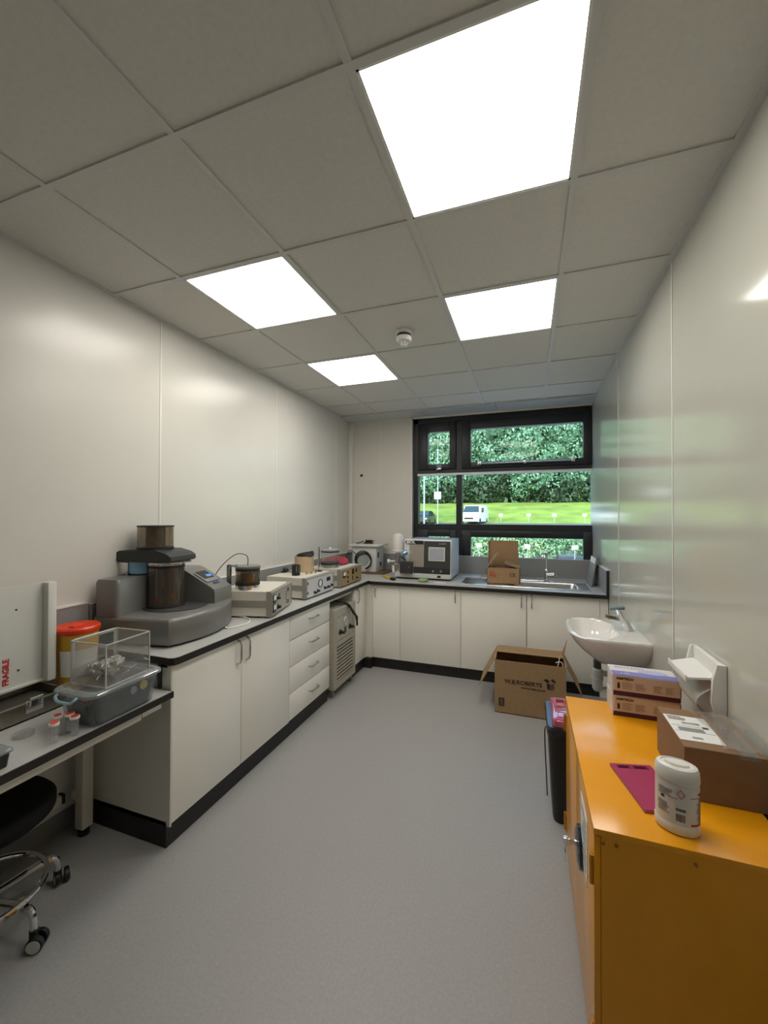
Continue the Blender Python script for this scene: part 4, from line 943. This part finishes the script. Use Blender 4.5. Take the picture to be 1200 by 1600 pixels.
# bubble film on the box
g = G(); rn = random.Random(11); NX, NY = 16, 22; vs = []
for i in range(NX+1):
    for j in range(NY+1):
        u, v_ = i/NX, j/NY
        x = .10+.10*u+.012*math.sin(5*v_); y = .01+.24*v_
        z = .003+.004*abs(math.sin(6*u+2*math.sin(5*v_)))+rn.uniform(0, .002)+.016*u*math.sin(PI*v_)
        vs.append(g.b.verts.new((x, y, z)))
for i in range(NX):
    for j in range(NY):
        k = i*(NY+1)+j; g.b.faces.new((vs[k], vs[k+1], vs[k+NY+2], vs[k+NY+1]))
o = obj('plastic_film', g, clear('film', (.95, .95, .95), .10, .08, haze=.08), None, 60, (2.530, 1.395, ZT+.152)); tag(o, 'crumpled clear plastic film lying on the brown delivery box', 'plastic film')
# notebook
t = T('notebook', 'pink magenta notebook lying on the yellow cabinet', 'notebook', (2.36, 1.497, ZT+.0012), rad(-104))
t.rotation_euler = (0, 0, 0); t.location = (0, 0, ZT+.0012)
pk = mat('magenta cover', (.36, .018, .085), .4)
P4 = [(2.362, 1.497), (2.412, 1.290), (2.532, 1.319), (2.482, 1.526)]
def inset(P, f): 
    c_ = (sum(p[0] for p in P)/4, sum(p[1] for p in P)/4); return [(c_[0]+(p[0]-c_[0])*f, c_[1]+(p[1]-c_[1])*f) for p in P]
g = G(); g.prism(P4, .0068, .009, 'z'); g.prism(P4, 0, .002, 'z'); obj('cover', g, pk, t)
g = G(); g.prism(inset(P4, .985), .002, .0068, 'z'); obj('pages', g, mat('pages', (.55, .3, .35), .7), t)
an = math.atan2(.039, .163)
g = G()
def lp(u, v_): return (P4[0][0]+(P4[3][0]-P4[0][0])*u+(P4[1][0]-P4[0][0])*v_, P4[0][1]+(P4[3][1]-P4[0][1])*u+(P4[1][1]-P4[0][1])*v_, .0094)
for u0_, u1_ in ((.12, .46), (.50, .88)):
    g.tube([lp(u0_, .05), lp(u1_, .05), lp(u1_, .11), lp(u0_, .11)], .0007, 4, closed=True)
    for k in range(3): g.tube([lp(u0_+.03, .065+.016*k), lp(u1_-.03-.05*(k % 2), .065+.016*k)], .0009, 4)
obj('cover_print', g, mat('dark magenta', (.09, .006, .03), .5), t)
for v in (): pass
# wipes tub
t = T('wipes_tub', 'white oval tub of wipes with printed label on the yellow cabinet corner', 'wipes tub', (2.478, 1.262, ZT+.002), rad(-16))
def E_(rx, ry, z, n=40): return [(rx*math.cos(2*PI*k/n), ry*math.sin(2*PI*k/n), z) for k in range(n)]
tw = mat('tub white', (.76, .75, .71), .35)
g = G(); g.loft([E_(.046, .034, 0), E_(.049, .037, .004), E_(.0495, .0375, .022), E_(.0475, .0355, .026), E_(.0475, .0355, .128)]); obj('tub_body', g, tw, t, 40)
g = G(); g.loft([E_(.0485, .0365, .1285), E_(.0495, .0375, .132), E_(.048, .036, .155), E_(.044, .032, .163), E_(.036, .025, .166), E_(.034, .023, .163)]); lid = obj('tub_lid', g, tw, t, 40)
g = G(); g.loft([E_(.028, .016, .1635), E_(.026, .014, .168), E_(.01, .006, .169)]); obj('flip_tab', g, tw, lid, 40)
def wrap(g, a0, a1, z0, z1, off=.0006):
    n = max(2, int(abs(a1-a0)/.12)); r_ = []
    for z in (z0, z1): r_.append([((.0475+off)*math.cos(a0+(a1-a0)*k/n), (.0355+off)*math.sin(a0+(a1-a0)*k/n), z) for k in range(n+1)])
    g.loft(r_, False, False, False)
g = G(); wrap(g, -2.9, .9, .027, .125); obj('label', g, mat('label white', (.72, .71, .69), .4), t)
g = G(); rn = random.Random(4)
for k in range(8): wrap(g, -2.55+rn.uniform(0, .03), -1.95+rn.uniform(-.1, .05), .052-.0035*k+.02, .0535-.0035*k+.02, .001)
for k in range(6): wrap(g, -2.5, -1.75+rn.uniform(-.2, 0), .108-.0032*k, .1093-.0032*k, .001)
for k in range(17): wrap(g, -.62+rn.uniform(-.02, .2), .35, .095-.0037*k, .0968-.0037*k, .001)
wrap(g, -.45, .3, .104, .110, .001)
a = -1.62
while a < -1.22: d_ = rn.uniform(.008, .03); wrap(g, a, a+d_, .036, .055, .001); a += d_+rn.uniform(.01, .025)
a = -1.62
while a < -1.2: d_ = rn.uniform(.01, .03); wrap(g, a, a+d_, .062, .069, .001); a += d_+.012
wrap(g, -2.35, -2.15, .083, .090, .001); obj('label_print', g, ink, t)
g = G(); wrap(g, -.95, .4, .0985, .1, .0012); wrap(g, -.95, .4, .030, .0345, .0012); wrap(g, -1.95, -1.55, .091, .0925, .0012)
cx_ = -1.40
for s1 in (-1, 1):
    n = 6
    for q0, q1 in (((cx_-.18, .105), (cx_, .105+.011)), ((cx_, .105+.011), (cx_+.18, .105)), ((cx_+.18, .105), (cx_, .105-.011)), ((cx_, .105-.011), (cx_-.18, .105))):
        pts = []
        for k in range(n+1):
            A = q0[0]+(q1[0]-q0[0])*k/n; z = q0[1]+(q1[1]-q0[1])*k/n; pts.append((.0487*math.cos(A), .0367*math.sin(A), z))
        if s1 == 1: g.tube(pts, .0007, 4)
obj('red_print', g, redink, t)
# wall dispenser bracket
t = T('wall_dispenser', 'open white plastic dispenser bracket on the right wall above the brown box', 'dispenser', (W, 1.80, .915))
g = G()
pf = [(-.006, .11), (-.004, .08), (-.02, .02), (-.02, -.10), (-.0, -.14), (0, -.14), (0, .11)]
g.box(-.022, -.10, -.12, -.002, .12, .10, .004); obj('back_plate', g, white, t)
g = G(); g.prism([(-.002, .10), (-.028, .10), (-.04, .05), (-.045, -.03), (-.02, -.12), (-.002, -.12)], -.115, -.101, 'y'); g.prism([(-.002, .10), (-.028, .10), (-.04, .05), (-.045, -.03), (-.02, -.12), (-.002, -.12)], .121, .135, 'y'); obj('side_plate', g, white, t)
g = G(); g.loft([[(-.022, -.10, .045), (-.022, .12, .045), (-.105, .10, .03), (-.105, -.08, .03)], [(-.022, -.10, .052), (-.022, .12, .052), (-.105, .10, .037), (-.105, -.08, .037)]]); g.box(-.111, -.085, .022, -.105, .105, .045, .002); obj('tray', g, white, t)
g = G(); rings = []
for y_ in (-.095, .10): rings.append([(-.022-.065*math.sin(PI*k/12)*(1-.15*k/12), y_, .02-.13*k/12) for k in range(13)])
g.loft(rings, False, False, False); obj('front_cover', g, clear('milky cover', (.75, .76, .76), .15, .1, haze=.55, hcol=(.62, .62, .60)), t)

# ================================================================== OUTSIDE
def groundh(y):
    if y < 42: return -.1+.2*max(0, min(1, (y-5)/6)) + .55*max(0, min(1, (y-15)/27))
    if y < 56: return .65+(y-42)/14*2.7
    return 3.35+(y-56)*.03+max(0, y-72)*.2
ys_ = [4.9, 7, 9, 11, 13.9]
conc = mat('pale paving', (.48, .47, .45), .8, noise=.1, nscale=3); tar = mat('asphalt', (.13, .13, .13), .85, noise=.15, nscale=4)
grassm = mat('grass', (.22, .32, .05), .9, noise=.3, nscale=.5, bump=.5, bscale=20)
def strip(y0, y1, n):
    g = G(); vs = []
    for k in range(n+1):
        y = y0+(y1-y0)*k/n; vs.append([g.b.verts.new((x, y, groundh(y))) for x in range(-80, 61, 10)])
    for a, b in zip(vs, vs[1:]):
        for i in range(len(a)-1): g.b.faces.new((a[i], a[i+1], b[i+1], b[i]))
    return g
o = S('ground_paving', strip(4.9, 14.6, 8), conc); o = S('ground_asphalt', strip(14.6, 43, 10), tar); o = S('ground_lawn', strip(43, 120, 22), grassm)
def leafmat(name, c1, c2):
    m = bpy.data.materials.new(name); m.use_nodes = True; n = m.node_tree.nodes; l = m.node_tree.links; b = n['Principled BSDF']
    t_ = n.new('ShaderNodeTexNoise'); t_.inputs['Scale'].default_value = 1.3; tc = n.new('ShaderNodeTexCoord'); l.new(tc.outputs['Object'], t_.inputs[0])
    r = n.new('ShaderNodeValToRGB'); r.color_ramp.elements[0].position = .35; r.color_ramp.elements[1].position = .65
    r.color_ramp.elements[0].color = c1+(1,); r.color_ramp.elements[1].color = c2+(1,)
    l.new(t_.outputs['Fac'], r.inputs[0]); l.new(r.outputs[0], b.inputs['Base Color']); b.inputs['Roughness'].default_value = .45
    return m
L1 = leafmat('broad leaf', (.11, .26, .16), (.25, .44, .28)); L2 = leafmat('hedge leaf', (.13, .28, .14), (.32, .48, .25)); L3 = leafmat('light leaf', (.12, .24, .08), (.26, .38, .14))
bark = mat('bark', (.09, .07, .05), .9)
def leaves(n, lobes, size, rn, squash=1.0):
    vs, fs = [], []
    for i in range(n):
        c, r = lobes[rn.randrange(len(lobes))]
        d = Vector((rn.gauss(0, 1), rn.gauss(0, 1), rn.gauss(0, 1))).normalized(); p = Vector(c)+Vector((d.x*r[0], d.y*r[1], d.z*r[2]))*rn.uniform(.75, 1.03)
        nn = (d+Vector((rn.gauss(0, 1), rn.gauss(0, 1), rn.gauss(0, 1)))*.6).normalized(); u = nn.cross(Vector((rn.gauss(0, 1), rn.gauss(0, 1), .3))).normalized(); v = nn.cross(u)
        s = size*rn.uniform(.6, 1.3); k = len(vs)
        vs += [p-u*s*.6, p+v*s*.33, p+u*s*.6, p-v*s*.33]; fs.append((k, k+1, k+2, k+3))
    me = bpy.data.meshes.new('leaves'); me.from_pydata([tuple(v) for v in vs], [], fs); return me
def crown_lobes(rn, R, H, n, base):
    L = []
    for i in range(n):
        f = (i+.5)/n; z = base+H*f; rr = R*math.sin(PI*min(.93, .18+.8*f))**.6
        a = i*2.4; q = rn.uniform(.2, .75)
        L.append(((rr*q*math.cos(a), rr*q*math.sin(a), z), (R*.38*rn.uniform(.8, 1.2),)*2+(R*.30,)))
    return L
rn = random.Random(21)
protos = []
for k, (R, H, base) in enumerate(((4.6, 11, 2.6), (4.2, 13, 3.2), (5.0, 12, 1.8))):
    me = leaves(15000, crown_lobes(rn, R, H, 34, base), .34, rn); me.materials.append(L1)
    g = G(); g.tube([(0, 0, -.3), (.1, 0, 2.5), (-.1, .1, 6), (.1, 0, 10)], .24, 8)
    for j in range(5):
        a = j*1.3; g.tube([(0, 0, 2.6+j), (1.2*math.cos(a), 1.2*math.sin(a), 4+j), (2.6*math.cos(a), 2.6*math.sin(a), 6+j)], .09, 6)
    tm = bpy.data.meshes.new('trunk'); g.b.to_mesh(tm); g.b.free(); tm.materials.append(bark); protos.append((me, tm))
def tree(x, y, k, s, lb, rz):
    t = T('broadleaf_tree', lb, 'tree', (x, y, groundh(y)), rz, 'trees along the top of the bank'); t.scale = (s, s, s)
    for nm, me in (('foliage', protos[k][0]), ('trunk', protos[k][1])): o = bpy.data.objects.new(nm, me); C.objects.link(o); o.parent = t
k = 0
for row, (yy, dx, off_) in enumerate(((58.5, 4.6, 0), (64, 5.2, 2))):
    x = -34+off_
    while x < 26:
        lb = 'leafy green tree on the bank beyond the lawn, seen through the window' if row == 0 else 'taller green tree standing behind the front row of trees on the bank'
        tree(x+rn.uniform(-.8, .8), yy+rn.uniform(-.8, .8), k % 3, rn.uniform(.9, 1.15)*(1.12 if row else 1), lb, rn.uniform(0, 6)); x += dx; k += 1
# understory
me = leaves(45000, [((rn.uniform(-36, 28), rn.uniform(-1, 1), rn.uniform(.2, 2.2)), (1.3, .8, 1.0)) for _ in range(190)], .42, rn); me.materials.append(L1)
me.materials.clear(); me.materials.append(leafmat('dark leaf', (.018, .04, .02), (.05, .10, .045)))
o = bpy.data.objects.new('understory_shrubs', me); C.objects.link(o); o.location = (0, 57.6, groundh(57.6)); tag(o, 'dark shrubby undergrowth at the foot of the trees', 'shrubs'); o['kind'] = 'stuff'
# hedge behind the paving
me = leaves(60000, [((rn.uniform(-9, 8), rn.uniform(-.25, .25), rn.uniform(.22, .78)), (.36, .30, .28)) for _ in range(420)], .08, rn); me.materials.append(L2)
t = T('hedge', 'clipped leafy green hedge seen through the low window panes', 'hedge', (0, 14.3, groundh(14.3)))
o = bpy.data.objects.new('foliage', me); C.objects.link(o); o.parent = t
g = G()
for i in range(18): g.tube([(-9+i, 0, 0), (-8.9+i, .05, .5)], .025, 6)
obj('stems', g, bark, t)
# near loose tree at the left (small top-left pane)
me = leaves(7000, crown_lobes(rn, 2.4, 6, 18, 3.4), .2, rn); me.materials.append(L3)
t = T('birch_tree', 'lighter sparse tree in the small upper left pane', 'tree', (-9.9, 40, groundh(40))); o = bpy.data.objects.new('foliage', me); C.objects.link(o); o.parent = t
g = G(); g.tube([(0, 0, -.2), (.1, 0, 4), (0, .1, 9)], .12, 8); obj('trunk', g, bark, t)
# posts and signs
gal = mat('galvanised post', (.36, .42, .45), .45)
def post(x, y, h, r, label, sign=None, cat='sign post', group=None):
    t = T('sign_post' if sign else 'lamp_post', label, cat, (x, y, groundh(y)), 0, group)
    g = G(); g.cyl((0, 0, 0), r, h, 10)
    if not sign: g.tube([(0, 0, h-.05), (0, -.5, h+.1), (0, -1.0, h+.12)], r*.8, 8); 
    obj('pole', g, gal, t)
    if sign:
        w_, sh, z = sign; g = G(); g.box(-w_/2, -r-.02, z, w_/2, -r-.005, z+sh, .003); obj('sign_plate', g, mat('sign white', (.8, .82, .82), .5), t)
post(-4.05, 25, 6.2, .05, 'tall pale lamp post near the left edge of the window', None, 'lamp post')
post(-3.18, 25, 5.4, .03, 'slim post with a square white sign in the left window pane', (.42, .46, 2.28))
for x, lb in ((-.5, 'small white bay sign just right of the van'), (2.2, 'second small white bay sign right of the van'), (4.6, 'third small white bay sign right of the van'), (7.3, 'rightmost small white bay sign on the lawn'), (-4.9, 'small white bay sign left of the van')):
    post(x, 43.5, .85, .03, lb, (.38, .28, .58), 'bay sign', 'small bay signs along the lawn')
for x, lb in ((.62, 'white bay sign in front of the hedge at its left'), (2.1, 'white bay sign in front of the hedge behind the open box'), (3.45, 'white bay sign in front of the hedge at its right')):
    post(x, 13.5, .55, .010, lb, (.17, .12, .42), 'bay sign', 'bay signs before the hedge')
# van
vw = mat('van white', (.70, .72, .72), .3); vg = mat('car glass', (.03, .06, .07), .08); tyre = rubber
t = T('van', 'white delivery van parked by the lawn facing the window', 'van', (-3.05, 42.2, groundh(42.2)), rad(-7))
g = G(); sec = lambda y, x, z0, z1, zt: [(-x, y, z0), (x, y, z0), (x, y, z1), (x-.18, y, zt), (-x+.18, y, zt), (-x, y, z1)]
g.loft([sec(-2.15, .80, .35, .85, .92), sec(-2.05, .92, .3, 1.0, 1.08), sec(-1.35, .95, .3, 1.12, 1.22), sec(-.75, .96, .3, 1.35, 1.88), sec(-.5, .96, .3, 1.4, 1.97), sec(2.3, .96, .3, 1.45, 1.98), sec(2.4, .92, .4, 1.4, 1.9)]); obj('body', g, vw, t, 30)
g = G(); g.loft([[(-.80, -1.33, 1.24), (.80, -1.33, 1.24), (.68, -.80, 1.84), (-.68, -.80, 1.84)], [(-.80, -1.36, 1.25), (.80, -1.36, 1.25), (.68, -.83, 1.86), (-.68, -.83, 1.86)]]); obj('windscreen', g, vg, t)
g = G(); g.box(-.45, -2.17, .55, .45, -2.13, .72); obj('grille', g, black, t)
for s1 in (-1, 1):
    g = G(); g.box(s1*.56, -2.16, .70, s1*.84, -2.06, .88, .02); obj('headlight', g, mat('lamp clear', (.45, .5, .52), .1), t)
    g = G(); g.box(s1*.965, -.95, 1.22, s1*1.12, -.88, 1.45, .02); obj('mirror', g, black, t)
    g = G(); g.box(s1*.93, -.75, 1.28, s1*.975, .1, 1.68, .01); obj('side_window', g, vg, t)
    for y in (-1.4, 1.5): g = G(); g.lathe([(.2, -.1), (.33, -.1), (.33, .1), (.2, .1)], (s1*.86, y, .33), 24, 'x'); obj('wheel', g, tyre, t)
g = G(); g.box(-.26, -2.19, .42, .26, -2.16, .53); obj('number_plate', g, paper, t)
t = T('car', 'dark parked car half hidden at the left window frame', 'car', (-8.0, 41, groundh(41)), rad(0))
g = G(); sc_ = lambda y, x, z0, z1, zt, xt: [(-x, y, z0), (x, y, z0), (x, y, z1), (xt, y, zt), (-xt, y, zt), (-x, y, z1)]
g.loft([sc_(-2.0, .8, .35, .65, .72, .7), sc_(-1.9, .87, .25, .75, .85, .75), sc_(-1.0, .88, .25, .9, .97, .78), sc_(-.3, .88, .25, .92, 1.40, .62), sc_(.9, .88, .25, .95, 1.45, .62), sc_(1.8, .87, .25, .95, 1.1, .7), sc_(2.0, .82, .35, .85, .95, .7)]); obj('body', g, mat('car dark', (.03, .035, .04), .2), t, 30)
g = G(); g.loft([[(-.72, -.98, .99), (.72, -.98, .99), (.58, -.33, 1.38), (-.58, -.33, 1.38)], [(-.72, -1.0, 1.0), (.72, -1.0, 1.0), (.58, -.36, 1.40), (-.58, -.36, 1.40)]]); obj('windscreen', g, vg, t)
for s1 in (-1, 1):
    g = G(); g.box(s1*.55, -2.02, .58, s1*.8, -1.9, .70, .02); obj('headlight', g, MATS['lamp clear'], t)
    for y in (-1.3, 1.3): g = G(); g.lathe([(.18, -.09), (.31, -.09), (.31, .09), (.18, .09)], (s1*.8, y, .31), 24, 'x'); obj('wheel', g, tyre, t)
